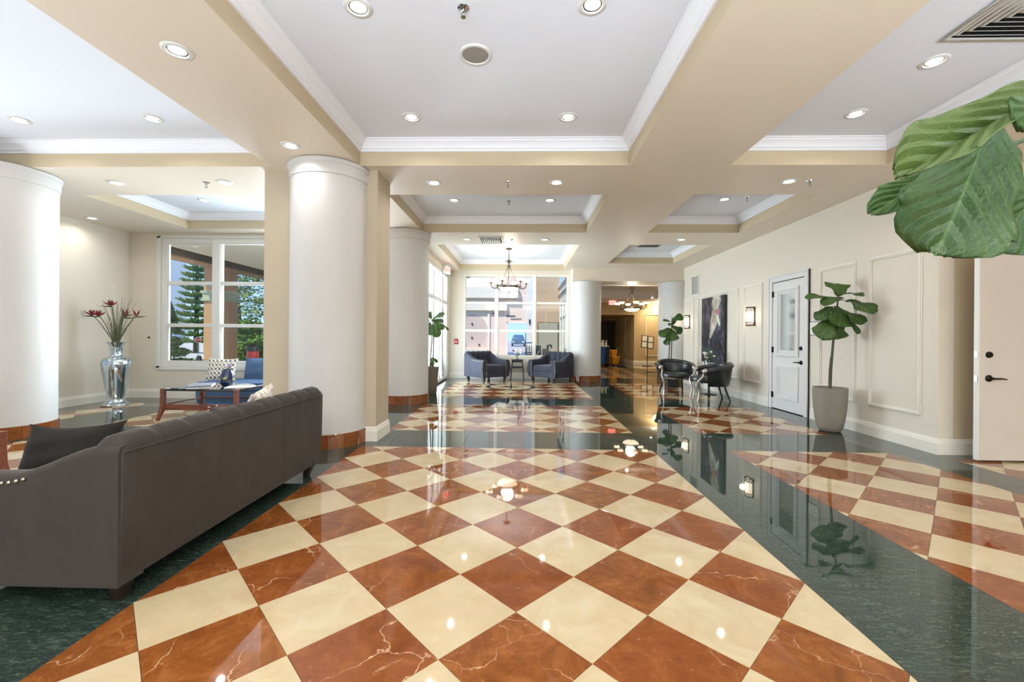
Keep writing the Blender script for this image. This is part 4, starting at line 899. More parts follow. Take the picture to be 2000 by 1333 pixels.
# ================================================================ TUB CHAIRS
def make_tub(label):
    o = thing('tub_chair', label, 'armchair', group='black leather tub chairs'); R, rt = 0.36, 0.055
    def hz(a):        # top height by angle from the back (0 = back, +-pi*.62 = arm ends)
        t = min(1, abs(a) / 1.95); return 0.735 - 0.115 * t ** 1.6
    A = 1.95; n = 44; b = MB()
    ring = []
    for i in range(n + 1):
        a = -A + 2 * A * i / n; h = hz(a); lean = .055
        for (rr_, z) in ((R - .06, .30), (R - .035, .28), (R - .015, .32), (R + lean * .6, h - .10), (R + lean, h - .05), (R - .03, h - .05), (R - .05, h - .12), (R - .075, .42)):
            k = 1.0 if abs(a) < 1.45 else 1.0
            b.v.append((rr_ * sin(a), rr_ * cos(a) * (1 if cos(a) > 0 else 0.98), z))
    m = 8
    for i in range(n):
        for k in range(m): b.f.append((i * m + k, i * m + (k + 1) % m, (i + 1) * m + (k + 1) % m, (i + 1) * m + k))
    b.f += [tuple(range(m)), tuple(range(n * m, n * m + m))]
    sh = b.build('shell', 'black_leather', o, sharp=60)
    pts = [((R + .01) * sin(-A + 2 * A * i / n), (R + .01) * cos(-A + 2 * A * i / n), hz(-A + 2 * A * i / n) - .045) for i in range(n + 1)]
    MB().tube(pts, [.050] * (n + 1), 14).build('top_roll', 'black_leather', o, sharp=60)
    b = MB(); prof = [(0.0001, .475), (.2, .475), (.27, .468), (.305, .45), (.315, .425), (.312, .37), (.30, .345), (0.0001, .34)]
    b.lathe(prof, 40); b.v = [(x, (y - .03) if y > -.2 else y * 1.12 - .02, z) for x, y, z in b.v]
    b.build('seat_cushion', 'black_leather', o, sharp=60)
    fr = MB(); q = MB().tube([(-.30, -.255, .355), (-.15, -.325, .35), (0, -.345, .35), (.15, -.325, .35), (.30, -.255, .355)], .013, 8); q.build('front_rail', 'silver_leaf', o)
    for s in (-1, 1):
        ex, ey = (R + .01) * sin(A) * s, (R + .01) * cos(A)
        MB().tube([(s * .31, -.30, 0), (s * .30, -.27, .12), (s * .305, -.275, .25), (s * .33, -.30, .34), (s * .355, -.29, .40), (s * .335, -.22, .47), (s * .315, -.20, .53), (s * .34, -.235, .59)], [.013, .014, .02, .026, .022, .018, .02, .02], 10).ball((ex, ey - .04, .575), .05, 12, 8).build('front_leg', 'silver_leaf', o, label='silver scrolled front leg and arm post')
        MB().tube([(s * .25, .30, 0), (s * .215, .23, .20), (s * .20, .20, .35)], [.014, .02, .024], 8).build('rear_leg', 'espresso_wood', o)
    return o
tb = make_tub('black leather tub chair with silver arms, the farther one facing the hall'); tb.location = (3.36, 9.42, 0); tb.rotation_euler = (0, 0, radians(-4))
tb2 = copy_tree(tb, (3.74, 8.56, 0), radians(-99), 'black leather tub chair seen from its side, before the dark painting')
o = thing('side_table', 'small round dark table by the wall between the leather tub chairs', 'table', (4.05, 9.33, 0))
MB().lathe([(0.0001, .56), (.20, .56), (.21, .57), (.21, .585), (.2, .59), (0.0001, .59)], 32).build('table_top', 'espresso_wood', o); MB().lathe([(.03, .02), (.022, .1), (.02, .5), (.05, .56)], 16).build('stem', 'espresso_wood', o); MB().lathe([(0.0001, 0), (.16, 0), (.16, .012), (.04, .025), (0.0001, .025)], 28).build('base', 'espresso_wood', o)
o = thing('flower_jar', 'glass jar with pale flowers and greenery on the table between tub chairs', 'vase', (4.02, 9.33, .59))
MB().lathe([(0.0001, 0), (.055, 0), (.06, .01), (.06, .12), (.045, .15), (.05, .17), (.044, .17), (.04, .15), (.054, .12), (.054, .01)], 20).build('jar', 'clear_glass', o)
f = MB(); g = MB(); rr = random.Random(5)
for k in range(16):
    a, r, z = rr.uniform(0, 6.3), rr.uniform(.02, .15), rr.uniform(.19, .33); g.tube([(0, 0, .06), (r * .5 * cos(a), r * .5 * sin(a), .18), (r * cos(a), r * sin(a), z)], [.003, .004, .002], 5)
    if k % 2 == 0: f.ball((r * cos(a), r * sin(a), z), .028, 8, 5, .8)
    else: g.ball((r * cos(a), r * sin(a), z - .02), .03, 7, 4, .5)
f.build('blossoms', 'petal_white', o); g.build('greenery', 'stem_green', o)

# ================================================================ RIGHT WALL: painting, sconces, sign, alarm
o = thing('painting', 'tall dark abstract canvas with pale figure-like strokes on the right wall', 'painting', (XR - .025, 9.87, 1.40))
MB().box(-.035, 0, -.575, .575, -.75, .75).build('canvas', 'black_plastic', o)
b = MB(); b.v = [(-.0365, .575, -.75), (-.0365, -.575, -.75), (-.0365, -.575, .75), (-.0365, .575, .75)]; b.f = [(0, 1, 2, 3)]; b.uv = [(0, 0), (1, 0), (1, 1), (0, 1)]
b.build('painted_face', 'painted_canvas', o, fixn=False)
def make_sconce():
    o = thing('wall_sconce', '', 'wall lamp', group='glowing wall sconces')      # origin on the wall
    MB().box(-.02, 0, -.09, .09, -.17, .17).build('back_plate', 'bronze', o, bevel=0.003)
    MB().lathe([(0.0001, -.155), (.08, -.155), (.085, -.15), (.085, .15), (.08, .155), (0.0001, .155)], 20, a0=pi / 2, a1=3 * pi / 2, mat=Matrix.Translation((-.018, 0, 0))).build('glass_shade', 'sconce_glass', o)
    for sg in (-1, 1):
        f = MB(); za, zb = sg * .175, sg * .105
        for z in (za, zb): f.tube([(-.012 - .092 * sin(t), .108 * cos(t), z) for t in [pi * k / 12 for k in range(13)]], .006, 6)
        for k in range(6):
            t0, t1 = pi * k / 6, pi * (k + 1) / 6
            for p, q in ((za, zb), (zb, za)): f.tube([(-.012 - .092 * sin(t0 + (t1 - t0) * u), .108 * cos(t0 + (t1 - t0) * u), p + (q - p) * u) for u in (0, .33, .66, 1)], .007, 5)
        f.build('lattice_band', 'iron', o)
    for s in (-1, 1): MB().tube([(-.012, s * .108, -.178), (-.012, s * .108, .178)], .006, 6).build('upright', 'iron', o)
    l = bpy.data.lights.new('sconce_lamp', 'POINT'); l.energy = 1.2; l.shadow_soft_size = 0.05; l.color = (1, .88, .7)
    q = bpy.data.objects.new('sconce_lamp', l); COL.objects.link(q); q.parent = o; q.location = (-.16, 0, 0)
    return o
sc = make_sconce(); sc.location = (XR, 8.30, 1.63); sc['label'] = 'glowing bronze lattice sconce between the painting and the white door'
sc2 = copy_tree(sc, (XR, 11.42, 1.63), None, 'glowing bronze lattice sconce beyond the painting, beside the potted fig')
o = thing('wall_sign', 'small white framed notice on the wall right of the white door', 'sign', (XR, 6.54, 1.37))
MB().box(-.012, 0, -.12, .12, -.105, .105).build('frame', 'steel', o, bevel=0.003); MB().box(-.0135, -.012, -.105, .105, -.09, .09).build('notice', 'paper', o)
o = thing('fire_alarm', 'small red fire alarm pull station on the wall left of the back window', 'alarm', (-1.87, YB, 1.05))
MB().box(-.055, .055, -.04, 0, -.075, .075).build('body', 'red_plastic', o, bevel=0.006); MB().box(-.035, .035, -.05, -.04, -.02, .01).build('pull_handle', 'white_plastic', o, bevel=0.003)
o = thing('wall_button', 'small dark round knob on the bay wall left of the window', 'switch', (-7.02, YW, 1.135)); MB().lathe([(0.0001, .018), (.014, .016), (.018, .004), (.02, 0)], 14, mat=Matrix.Rotation(pi / 2, 4, 'X')).build('knob', 'bronze', o)
def lettering(txt, size, mat, parent, loc):
    c = bpy.data.curves.new('lettering', 'FONT'); c.body = txt; c.size = size; c.align_x = 'CENTER'; c.align_y = 'CENTER'; c.extrude = .0015
    t = bpy.data.objects.new('lettering_curve', c); COL.objects.link(t); bpy.context.view_layer.update()
    m = bpy.data.meshes.new_from_object(t.evaluated_get(bpy.context.evaluated_depsgraph_get())); bpy.data.objects.remove(t); bpy.data.curves.remove(c)
    m.materials.clear(); m.materials.append(M[mat]); q = bpy.data.objects.new('lettering', m); COL.objects.link(q); q.parent = parent; q.location = loc; q.rotation_euler = (pi / 2, 0, 0)
def exit_sign(label, loc, rz):
    o = thing('exit_sign', label, 'sign', loc, rz, 'lit exit signs')
    MB().box(-.16, .16, -.02, .02, -.10, .10).build('housing', 'white_plastic', o, bevel=0.006); MB().box(-.145, .145, -.023, -.02, -.085, .085).build('face', 'exit_face', o)
    MB().box(-.05, .05, -.015, .015, .10, .16).build('mount', 'white_plastic', o)
    lettering('EXIT', .16, 'exit_red', o, (0, -.026, 0))
exit_sign('red lit EXIT sign hanging in the warm corridor beyond the column', (3.72, 17.6, 2.62), 0); exit_sign('red EXIT sign above the glazed entrance by the left planter', (-1.94, 11.1, 2.92), radians(72))

# ================================================================ CORRIDOR FITTINGS
o = thing('menu_stand', 'black floor stand holding four white menu sheets in the warm corridor', 'sign', (5.30, 18.1, 0))
MB().lathe([(0.0001, 0), (.22, 0), (.22, .012), (.04, .03), (0.0001, .03)], 24).build('base', 'black_plastic', o); MB().tube([(0, 0, .02), (0, 0, .78)], .016, 8).build('pole', 'black_plastic', o)
tilt = Matrix.Translation((0, 0, 1.02)) @ Matrix.Rotation(radians(-20), 4, 'X') @ Matrix.Rotation(radians(9), 4, 'Y')
MB().box(-.26, .26, -.012, .012, -.28, .28, tilt).build('board', 'black_plastic', o, bevel=0.004)
for sx in (-1, 1):
    for sz in (-1, 1): MB().box(sx * .125 - .098, sx * .125 + .098, -.015, -.0125, sz * .135 - .115, sz * .135 + .115, tilt).build('sheet', 'paper', o)
o = thing('wall_bowl_lamp', 'white half-bowl wall lamp glowing on the corridor end wall', 'wall lamp', (6.05, 19.3, 2.36))
MB().lathe([(.05, -.12), (.13, -.06), (.17, .02), (.18, .07), (.17, .07), (.1, -.04)], 20, a0=pi, a1=2 * pi).build('bowl_shade', 'alabaster_hot', o)
l = bpy.data.lights.new('bowl_lamp', 'POINT'); l.energy = 10; l.shadow_soft_size = .06; l.color = (1, .82, .55); q = bpy.data.objects.new('bowl_lamp', l); COL.objects.link(q); q.parent = o; q.location = (0, -.22, .12)
o = thing('cleaning_cart', 'housekeeping cart with blue bin and white bottles behind the far column', 'cart', (3.28, 17.75, 0))
MB().frustum((0, 0), (.34, .4), .12, (0, 0), (.40, .46), .82).build('bin', 'blue_plastic', o, bevel=0.02)
MB().box(-.22, .30, -.25, .25, .82, .86).build('tray', 'white_plastic', o, bevel=0.006); MB().box(.2, .32, -.24, .24, .1, .8).build('frame', 'black_plastic', o, bevel=0.01)
for k in range(4): MB().ball(((-.15, .26)[k % 2], (-.18, .18)[k // 2], .06), .06, 12, 8).build('caster', 'rubber', o)
for k in range(5):
    x, y = -.14 + .085 * k, (-.12, .05)[k % 2]; b = thing('spray_bottle', 'white spray bottle on the cleaning cart, ' + ('first', 'second', 'third', 'fourth', 'fifth')[k] + ' from the left', 'bottle', (3.28 + x, 17.75 + y, .861), 0, 'spray bottles on the cleaning cart')
    MB().lathe([(0.0001, 0), (.036, 0), (.038, .01), (.038, .12), (.014, .17), (.014, .19)], 14).build('body', 'white_plastic', b); MB().box(-.015, .05, -.013, .013, .19, .225).build('trigger_head', 'white_plastic', b)
o = thing('mop_bucket', 'yellow mop bucket with wringer beside the cleaning cart', 'bucket', (3.86, 17.95, 0), .3)
MB().frustum((0, 0), (.26, .34), .1, (0, 0), (.36, .44), .42).build('tub', 'yellow_plastic', o, bevel=0.02); MB().frustum((0, .06), (.22, .2), .38, (0, .06), (.3, .24), .68).build('wringer', 'yellow_plastic', o, bevel=0.015); MB().tube([(.14, .05, .6), (.2, .05, .78), (.22, -.05, .82)], .012, 6).build('handle', 'steel', o)
for k in range(4): MB().ball(((-.12, .12)[k % 2], (-.15, .15)[k // 2], .05), .05, 10, 6).build('caster', 'rubber', o)
o = thing('wet_floor_sign', 'dark broom and caddy standing beside the yellow mop bucket', 'broom', (4.12, 17.7, 0)); MB().box(-.15, .15, -.04, .04, 0, .05).build('brush', 'black_plastic', o, bevel=0.006); MB().tube([(0, 0, .04), (-.1, .06, .9)], .012, 6).build('handle', 'dark_wood', o); o.name = 'broom'

# ================================================================ FIDDLE-LEAF FIGS
WTAB = [(0, .05), (.06, .22), (.15, .42), (.28, .56), (.42, .64), (.55, .77), (.68, .94), (.78, 1.0), (.88, .90), (.95, .66), (1.0, .22)]
def wid(t):
    for (a, p), (b, q) in zip(WTAB, WTAB[1:]):
        if t <= b: return p + (q - p) * (t - a) / (b - a)
    return .1
def leaf_bm(L, W, droop=0.5, fold=0.25, wav=0.05, seed=0, nu=8, nv=12, ridge=0.0, roll=0.0):
    rnd = random.Random(seed); ph = rnd.uniform(0, 6); ph2 = rnd.uniform(0, 6); b = MB(); b.uv = []
    P = [(0.0, 0.0)]; Y = Zz = 0.0
    for j in range(nv):
        th = droop * (0.35 - (j + .5) / nv); Y += cos(th) * L / nv; Zz += sin(th) * L / nv; P.append((Y, Zz))
    for j in range(nv + 1):
        t = j / nv; w = W / 2 * wid(t)
        for i in range(nu + 1):
            u = 2 * i / nu - 1; x = u * w * cos(fold); sc = 1 + 0.05 * sin(t * 26 + ph) * abs(u) ** 3
            z = abs(u) * w * sin(fold) + wav * W * u * u * sin(t * 11 + ph2 + (2.2 if u > 0 else 0)) + ridge * W * abs(sin(pi * (8 * t - 3 * abs(u)))) * (1 - abs(u) ** 3) * min(1, 4 * abs(u)) - roll * w * u * u
            tip = -0.10 * L * (1 - u * u) if j == nv else 0.0
            b.v.append((x * sc, P[j][0] + tip * 0.4 - 0.03 * L * u * u * (1 if t > .8 else 0), P[j][1] + z)); b.uv.append(((u + 1) / 2, t))
    k = nu + 1
    for j in range(nv):
        for i in range(nu): b.f.append((j * k + i, j * k + i + 1, (j + 1) * k + i + 1, (j + 1) * k + i))
    return b, P[-1]
def add_leaf(root, org, base, tip, W, nrm, mat='fig_leaf', seed=0, droop=0.5, fold=0.25, wav=0.05, ridge=0.03, hi=False, stem_to=None, roll=0.0):
    B, Tp = Vector(base) - Vector(org), Vector(tip) - Vector(org); d = Tp - B; L = d.length
    b, end = leaf_bm(L, W, droop, fold, wav, seed, 22 if hi else 8, 36 if hi else 12, ridge, roll)
    s = L / sqrt(end[0] ** 2 + end[1] ** 2); ang = atan2(end[1], end[0])
    y = d.normalized(); n = Vector(nrm); z = (n - y * n.dot(y)).normalized(); x = y.cross(z)
    R = Matrix((x, y, z)).transposed().to_4x4()
    m = Matrix.Translation(B) @ R @ Matrix.Rotation(-ang, 4, 'X') @ Matrix.Scale(s, 4)
    b.v = [tuple(m @ Vector(p)) for p in b.v]
    o = b.build('leaf', mat, root, sharp=80, fixn=False, solid=0.0012)
    if stem_to is not None:
        q = Vector(stem_to) - Vector(org); MB().tube([tuple(q), tuple(q.lerp(B, .5) + Vector((0, 0, .01))), tuple(B + y * 0.01)], [.005, .0045, .004], 6).build('leaf_stalk', 'stem_green', o)
    return o
def pot(root, prof, mat, soil_r, soil_z):
    MB().lathe(prof, 44).build('pot', mat, root, sharp=50)
    MB().lathe([(0.0001, soil_z + .012), (soil_r * .6, soil_z + .006), (soil_r, soil_z)], 28).build('soil', 'soil', root)
R_ = random.Random(21)
def nearest(stem, p):
    best = None
    for a, c in zip(stem, stem[1:]):
        A, C, Q = Vector(a), Vector(c), Vector(p); t = max(0, min(1, (Q - A).dot(C - A) / (C - A).length_squared)); w_ = A.lerp(C, t)
        if best is None or (w_ - Q).length < (best - Q).length: best = w_
    return best
# the fig in the grey concrete pot by the white door
org = (4.075, 5.75, 0); fig = thing('potted_fig', 'fiddle-leaf fig in a tall grey concrete pot beside the white door', 'potted plant', org, group='potted fiddle-leaf figs')
pot(fig, [(0.0001, 0), (.095, 0), (.122, .012), (.145, .06), (.165, .16), (.182, .30), (.191, .44), (.194, .575), (.176, .575), (.17, .54)], 'concrete', .172, .545)
RIGHT = [((4.185, 5.75, 1.773), (4.206, 5.89, 1.966), 0.26), ((4.078, 5.75, 1.736), (3.718, 5.72, 1.737), 0.124), ((4.244, 5.75, 1.749), (3.871, 5.63, 1.641), 0.124), ((4.102, 5.75, 1.639), (3.855, 5.69, 1.44), 0.136), ((4.08, 5.75, 1.493), (3.865, 5.65, 1.2), 0.21), ((4.174, 5.75, 1.639), (4.082, 5.62, 1.357), 0.272), ((4.14, 5.75, 1.433), (4.156, 5.77, 1.196), 0.235), ((4.225, 5.68, 1.712), (4.28, 5.35, 1.51), 0.23), ((4.196, 5.72, 1.791), (4.27, 5.46, 1.745), 0.12), ((4.22, 5.68, 1.555), (4.28, 5.48, 1.385), 0.16), ((4.24, 5.66, 1.434), (4.29, 5.55, 1.27), 0.07), ((4.163, 5.75, 1.554), (4.078, 5.83, 1.262), 0.186)]
RSTEM = [(4.076, 5.75, 0.552), (4.085, 5.75, 0.825), (4.112, 5.75, 1.189), (4.145, 5.75, 1.493), (4.173, 5.75, 1.797)]
L0 = lambda p: tuple(Vector(p) - Vector(org))
MB().tube([L0(p) for p in RSTEM], [.017, .016, .014, .012, .008], 10).build('trunk', 'bark', fig)
MB().tube([L0((4.06, 5.75, .55)), L0((4.055, 5.74, .8)), L0((4.07, 5.74, .98))], [.008, .007, .004], 7).build('side_shoot', 'twig_bark', fig)
for i, (a, c, w_) in enumerate(RIGHT):
    n = (R_.uniform(-.3, .3), -1.0, 0.75) if i in (5, 6, 4, 7, 9) else (R_.uniform(-.2, .2), -.55, 1.0)
    if i == 0: n = (0, -1, .5)
    add_leaf(fig, org, a, c, w_ * 1.32, n, seed=i, droop=0.7, fold=0.2, wav=0.05, stem_to=nearest(RSTEM, a))
# the fig behind the tub chairs
org = (3.72, 10.62, 0); fg = thing('potted_fig', 'fiddle-leaf fig in a dark square planter behind the leather tub chairs', 'potted plant', org, group='potted fiddle-leaf figs')
MB().frustum((-.02, 0), (.26, .26), 0, (-.02, 0), (.34, .34), .66).build('planter', 'dark_planter', fg, bevel=0.008); MB().box(-.17, .13, -.15, .15, .655, .664).build('soil', 'soil', fg)
FAR = [((3.68, 10.6, 1.625), (3.958, 10.55, 1.733), 0.22), ((3.661, 10.6, 1.605), (3.465, 10.6, 1.639), 0.08), ((3.691, 10.6, 1.486), (3.915, 10.54, 1.31), 0.26), ((3.662, 10.6, 1.437), (3.377, 10.55, 1.227), 0.24), ((3.692, 10.6, 1.427), (3.659, 10.5, 1.115), 0.339), ((3.625, 10.6, 1.248), (3.535, 10.56, 1.021), 0.17), ((3.681, 10.6, 1.565), (3.603, 10.6, 1.515), 0.09), ((3.681, 10.6, 1.486), (3.78, 10.66, 1.667), 0.12)]
S1 = [(3.62, 10.6, 0.635), (3.646, 10.6, 1.09), (3.685, 10.6, 1.486), (3.699, 10.6, 1.763)]; S2 = [(3.679, 10.6, 0.636), (3.695, 10.6, 1.091), (3.687, 10.6, 1.486)]
for s in (S1, S2): MB().tube([L0(p) for p in s], [.014, .013, .010, .005][:len(s)], 8).build('trunk', 'twig_bark', fg)
for i, (a, c, w_) in enumerate(FAR): add_leaf(fg, org, a, c, w_, (R_.uniform(-.3, .3), -1, .6), seed=30 + i, droop=0.6, stem_to=nearest(S1, a))
# the fig by the entrance
org = (-1.90, 8.92, 0); fl_ = thing('potted_fig', 'fiddle-leaf fig in a tall taupe planter by the entrance glazing', 'potted plant', org, group='potted fiddle-leaf figs')
pot(fl_, [(0.0001, 0), (.13, 0), (.14, .01), (.165, .25), (.18, .56), (.162, .56), (.16, .53)], 'taupe_pot', .16, .535)
LEFT = [((-1.861, 8.9, 1.543), (-1.566, 8.8, 1.668), 0.128), ((-1.887, 8.9, 1.53), (-1.617, 8.95, 1.503), 0.115), ((-1.835, 8.9, 1.505), (-1.592, 8.82, 1.339), 0.153), ((-1.835, 8.9, 1.453), (-1.705, 8.8, 1.172), 0.204), ((-1.886, 8.9, 1.453), (-1.889, 8.8, 1.209), 0.179), ((-1.628, 8.9, 1.442), (-1.512, 8.92, 1.323), 0.051), ((-1.855, 8.9, 0.747), (-1.725, 8.85, 0.649), 0.089), ((-1.867, 8.9, 0.747), (-1.826, 8.82, 0.573), 0.115), ((-1.913, 8.9, 1.556), (-2.03, 8.86, 1.4), 0.16), ((-1.874, 8.9, 1.556), (-1.977, 8.95, 1.712), 0.153), ((-1.887, 8.9, 1.504), (-1.99, 9.02, 1.247), 0.153)]
S1 = [(-1.832, 8.9, 0.54), (-1.827, 8.9, 1.197), (-1.861, 8.9, 1.556)]; S2 = [(-1.9, 8.9, 0.54), (-1.863, 8.9, 1.145), (-1.868, 8.9, 1.453)]
for s in (S1, S2): MB().tube([L0(p) for p in s], [.013, .011, .007], 8).build('trunk', 'twig_bark', fl_)
for i, (a, c, w_) in enumerate(LEFT): add_leaf(fl_, org, a, c, w_, (R_.uniform(-.3, .3), -1, .6), seed=50 + i, droop=0.6, stem_to=nearest(S1, a))
# the big fig right beside the camera: only its leaves reach into the frame
org = (1.46, 0.72, 0); fb = thing('potted_fig', 'large close fiddle-leaf fig whose leaves hang in at the upper right', 'potted plant', org, group='potted fiddle-leaf figs')
pot(fb, [(0.0001, 0), (.095, 0), (.122, .012), (.145, .06), (.165, .16), (.182, .30), (.191, .44), (.194, .575), (.176, .575), (.17, .54)], 'concrete', .172, .545)
BST = [(1.46, .72, .54), (1.40, .74, 1.1), (1.24, .78, 1.5), (1.15, .80, 1.82), (1.15, .80, 2.0)]
MB().tube([L0(p) for p in BST], [.018, .016, .014, .012, .006], 10).build('trunk', 'bark', fb)
BIG = [((.922, .738, 1.652), (.586, .70, 1.461), 0.13, (-.45, -.8, .45), 'fig_leaf_under', .10, .75, .0), ((.925, .87, 1.668), (.785, .84, 1.364), 0.215, (-.1, -1, .25), 'fig_leaf_big', .3, .10, .0), ((.925, .93, 1.584), (.7206, .91, 1.466), 0.075, (-.3, -.8, .5), 'fig_leaf', .5, .3, 0),
       ((1.085, .90, 1.615), (.925, .88, 1.386), 0.14, (.35, -1, .2), 'fig_leaf_big', .5, .35, 0), ((.823, .66, 1.585), (.744, .655, 1.513), 0.115, (-.2, -1, .1), 'fig_leaf_big', .4, .1, .0),
       ((1.16, .78, 1.75), (1.40, .62, 1.66), .2, (.2, -.5, 1), 'fig_leaf_big', .5, .2, 0), ((1.15, .84, 1.70), (1.36, 1.06, 1.5), .2, (.2, .6, 1), 'fig_leaf_big', .5, .2, 0), ((1.13, .78, 1.86), (1.20, .58, 2.05), .16, (0, .5, 1), 'fig_leaf_big', .5, .2, 0), ((1.14, .82, 1.92), (1.10, 1.02, 2.1), .16, (0, -.5, 1), 'fig_leaf_big', .5, .2, 0)]
for i, (a, c, w_, n, mt, dr, fo, ro) in enumerate(BIG): add_leaf(fb, org, a, c, w_, n, mt, 70 + i, dr, fo, 0.05, 0.05, hi=i < 5, stem_to=nearest(BST, a), roll=ro)

# ================================================================ OUTSIDE, seen through the bay window
ground = struct(MB().box(-140, -2.25, 8.15, 160, -.10, -0.03).box(-140, -7.7, -60, 8.15, -.10, -.03).build('ground', 'asphalt_pale'))
struct(MB().box(-60, -12, 16, 20.5, -.03, -.015).build('ground_verge', 'lawn')); struct(MB().box(-15, -9, 15.0, 30, -.03, -.012).build('ground_bed', 'lawn'))
porch = thing('porch', 'timber porch roof with brown beams and a tan pillar outside the bay window', 'porch', (-9.9, 13.9, -.03))
def pl_(x0, x1, y0, y1, z0, z1): return (x0 + 9.9, x1 + 9.9, y0 - 13.9, y1 - 13.9, z0 + .03, z1 + .03)
MB().box(*pl_(-10.21, -9.59, 13.5, 14.24, -.03, 3.38)).build('pillar', 'stucco_tan', porch, bevel=.01)
cp = MB()
for e, z0, z1 in ((.06, 2.27, 2.33), (.03, 2.33, 2.52), (.07, 2.52, 2.60)): cp.box(*pl_(-10.21 - e, -9.59 + e, 13.5 - e, 14.24 + e, z0, z1))
cp.build('pillar_band', 'capital_green', porch, bevel=.006)
MB().box(*pl_(-10.15, -9.65, 8.3, 18.2, 3.40, 3.70)).build('beam', 'beam_wood', porch); MB().box(*pl_(-10.18, -9.62, 8.3, 18.2, 3.36, 3.40)).build('beam_underside', 'stucco_tan', porch); MB().box(*pl_(-9.6, -2.3, 17.2, 17.7, 3.40, 3.70)).build('beam', 'beam_wood', porch); MB().box(*pl_(-6.6, -6.2, 8.3, 17.2, 3.45, 3.70)).build('beam', 'beam_wood', porch)
for k in range(26): MB().box(*pl_(-9.66, -2.3, 8.25 + k * .38, 8.25 + k * .38 + .37, 3.70, 3.74)).build('plank', 'plank_wood', porch)
MB().box(*pl_(-10.6, -2.25, 8.2, 18.6, 3.74, 3.95)).build('roof', 'far_facade', porch)
MB().box(*pl_(-2.9, -2.3, 13.5, 14.24, -.03, 3.40)).build('pillar', 'stucco_tan', porch, bevel=.01)
b = MB().lathe([(0.0001, 0), (.07, 0), (.075, .01), (.075, .5), (.05, .55), (0.0001, .56)], 16).build('bollard', 'black_plastic'); tag(b, 'short black bollard at the foot of the tan porch pillar', 'bollard'); b.location = (-10.08, 13.15, -.03)
def leaf_cloud(n, fn, size, seed, flat=.5):
    rnd = random.Random(seed); b = MB()
    for _ in range(n):
        p = Vector(fn(rnd)); d = Vector((rnd.gauss(0, 1), rnd.gauss(0, 1), rnd.gauss(0, flat))).normalized(); e = d.orthogonal().normalized(); e.rotate(Matrix.Rotation(rnd.uniform(0, 6.3), 3, d)); s = size * rnd.uniform(.6, 1.3)
        k = len(b.v); b.v += [tuple(p - d * s), tuple(p + e * s * .45), tuple(p + d * s), tuple(p - e * s * .45)]; b.f.append((k, k + 1, k + 2, k + 3))
    return b
def tree(name, label, loc, H, trunk_r, clouds, mat, cat='tree', tm='trunk_brown', lean=(0, 0)):
    o = thing(name, label, cat, loc)
    MB().tube([(0, 0, 0), (lean[0] * .5, lean[1] * .5, H * .5), (lean[0], lean[1], H)], [trunk_r, trunk_r * .8, trunk_r * .35], 8).build('trunk', tm, o)
    for i, (c, r, n, size) in enumerate(clouds):
        def fn(rnd, c=c, r=r):
            while True:
                q = Vector((rnd.uniform(-1, 1), rnd.uniform(-1, 1), rnd.uniform(-1, 1)))
                if .25 < q.length < 1: return (c[0] + q.x * r[0], c[1] + q.y * r[1], c[2] + q.z * r[2])
        leaf_cloud(n, fn, size, hash(name) % 97 + i).build('foliage', mat, o, kind='stuff', fixn=False)
    return o
# tall pine with whorls of branches
pine = thing('pine_tree', 'tall narrow pine with tiered branches left of the tan porch pillar', 'tree', (-20.9, 27, -.03))
MB().tube([(0, 0, 0), (.05, 0, 4), (0, 0, 9)], [.16, .11, .03], 8).build('trunk', 'trunk_brown', pine)
rr = random.Random(8)
for k in range(19):
    z = .75 + k * .42; R = 1.45 * (1 - k / 23) ; b = MB()
    for q in range(9):
        a = q * 2 * pi / 9 + k * .37; d = Vector((cos(a), sin(a), 0)); L = R * rr.uniform(.8, 1.1)
        pts = [d * (L * t) + Vector((0, 0, z - .10 * sin(pi * t) + .22 * t * t * R)) for t in (0.05, .35, .65, 1.0)]; b.tube(pts, [.03, .06, .075, .02], 5)
        for m in range(7):
            t = .25 + .1 * m; p = d * (L * t) + Vector((0, 0, z - .10 * sin(pi * t) + .22 * t * t * R)); sd = Vector((-d.y, d.x, 0))
            for s in (-1, 1): b.tube([p, p + sd * s * .16 + d * .1 + Vector((0, 0, .05)), p + sd * s * .24 + d * .22 + Vector((0, 0, .12))], [.03, .04, .012], 4)
    b.build('branch_whorl', 'needles', pine, fixn=False)
def cone(c, r, h):
    def fn(rnd):
        t = rnd.random() ** 1.3; a = rnd.uniform(0, 6.3); R = r * (1 - t) * rnd.uniform(.55, 1.0); return (c[0] + R * cos(a), c[1] + R * sin(a), c[2] + t * h)
    return fn
o = thing('conifer', 'dark green cone-shaped conifer at the left side of the bay window', 'tree', (-12.75, 15.2, -.03))
MB().tube([(0, 0, 0), (.03, 0, .9), (0, 0, 2.0)], [.06, .05, .02], 7).build('trunk', 'trunk_brown', o)
leaf_cloud(1500, cone((0, 0, 1.25), .42, 1.15), .07, 1).build('foliage', 'needles_dark', o, kind='stuff', fixn=False)
tree('shrub', 'loose pine shrub below the cone-shaped conifer outside the window', (-11.75, 14.2, -.03), .9, .03, [((-.15, 0, .95), (.35, .35, .22), 500, .07), ((.12, 0, .62), (.42, .35, .15), 450, .07), ((.28, 0, .22), (.46, .35, .2), 600, .07)], 'needles_dark', 'shrub')
tree('slender_tree', 'slender tree with loose yellow-green leaves seen in the right window pane', (-12.9, 19.6, -.03), 4.6, .10, [((-.1, 0, 3.9), (1.1, 1.0, .9), 900, .10), ((.2, 0, 2.6), (1.1, 1.0, .8), 700, .10)], 'tree_leaf', lean=(-.5, 0))
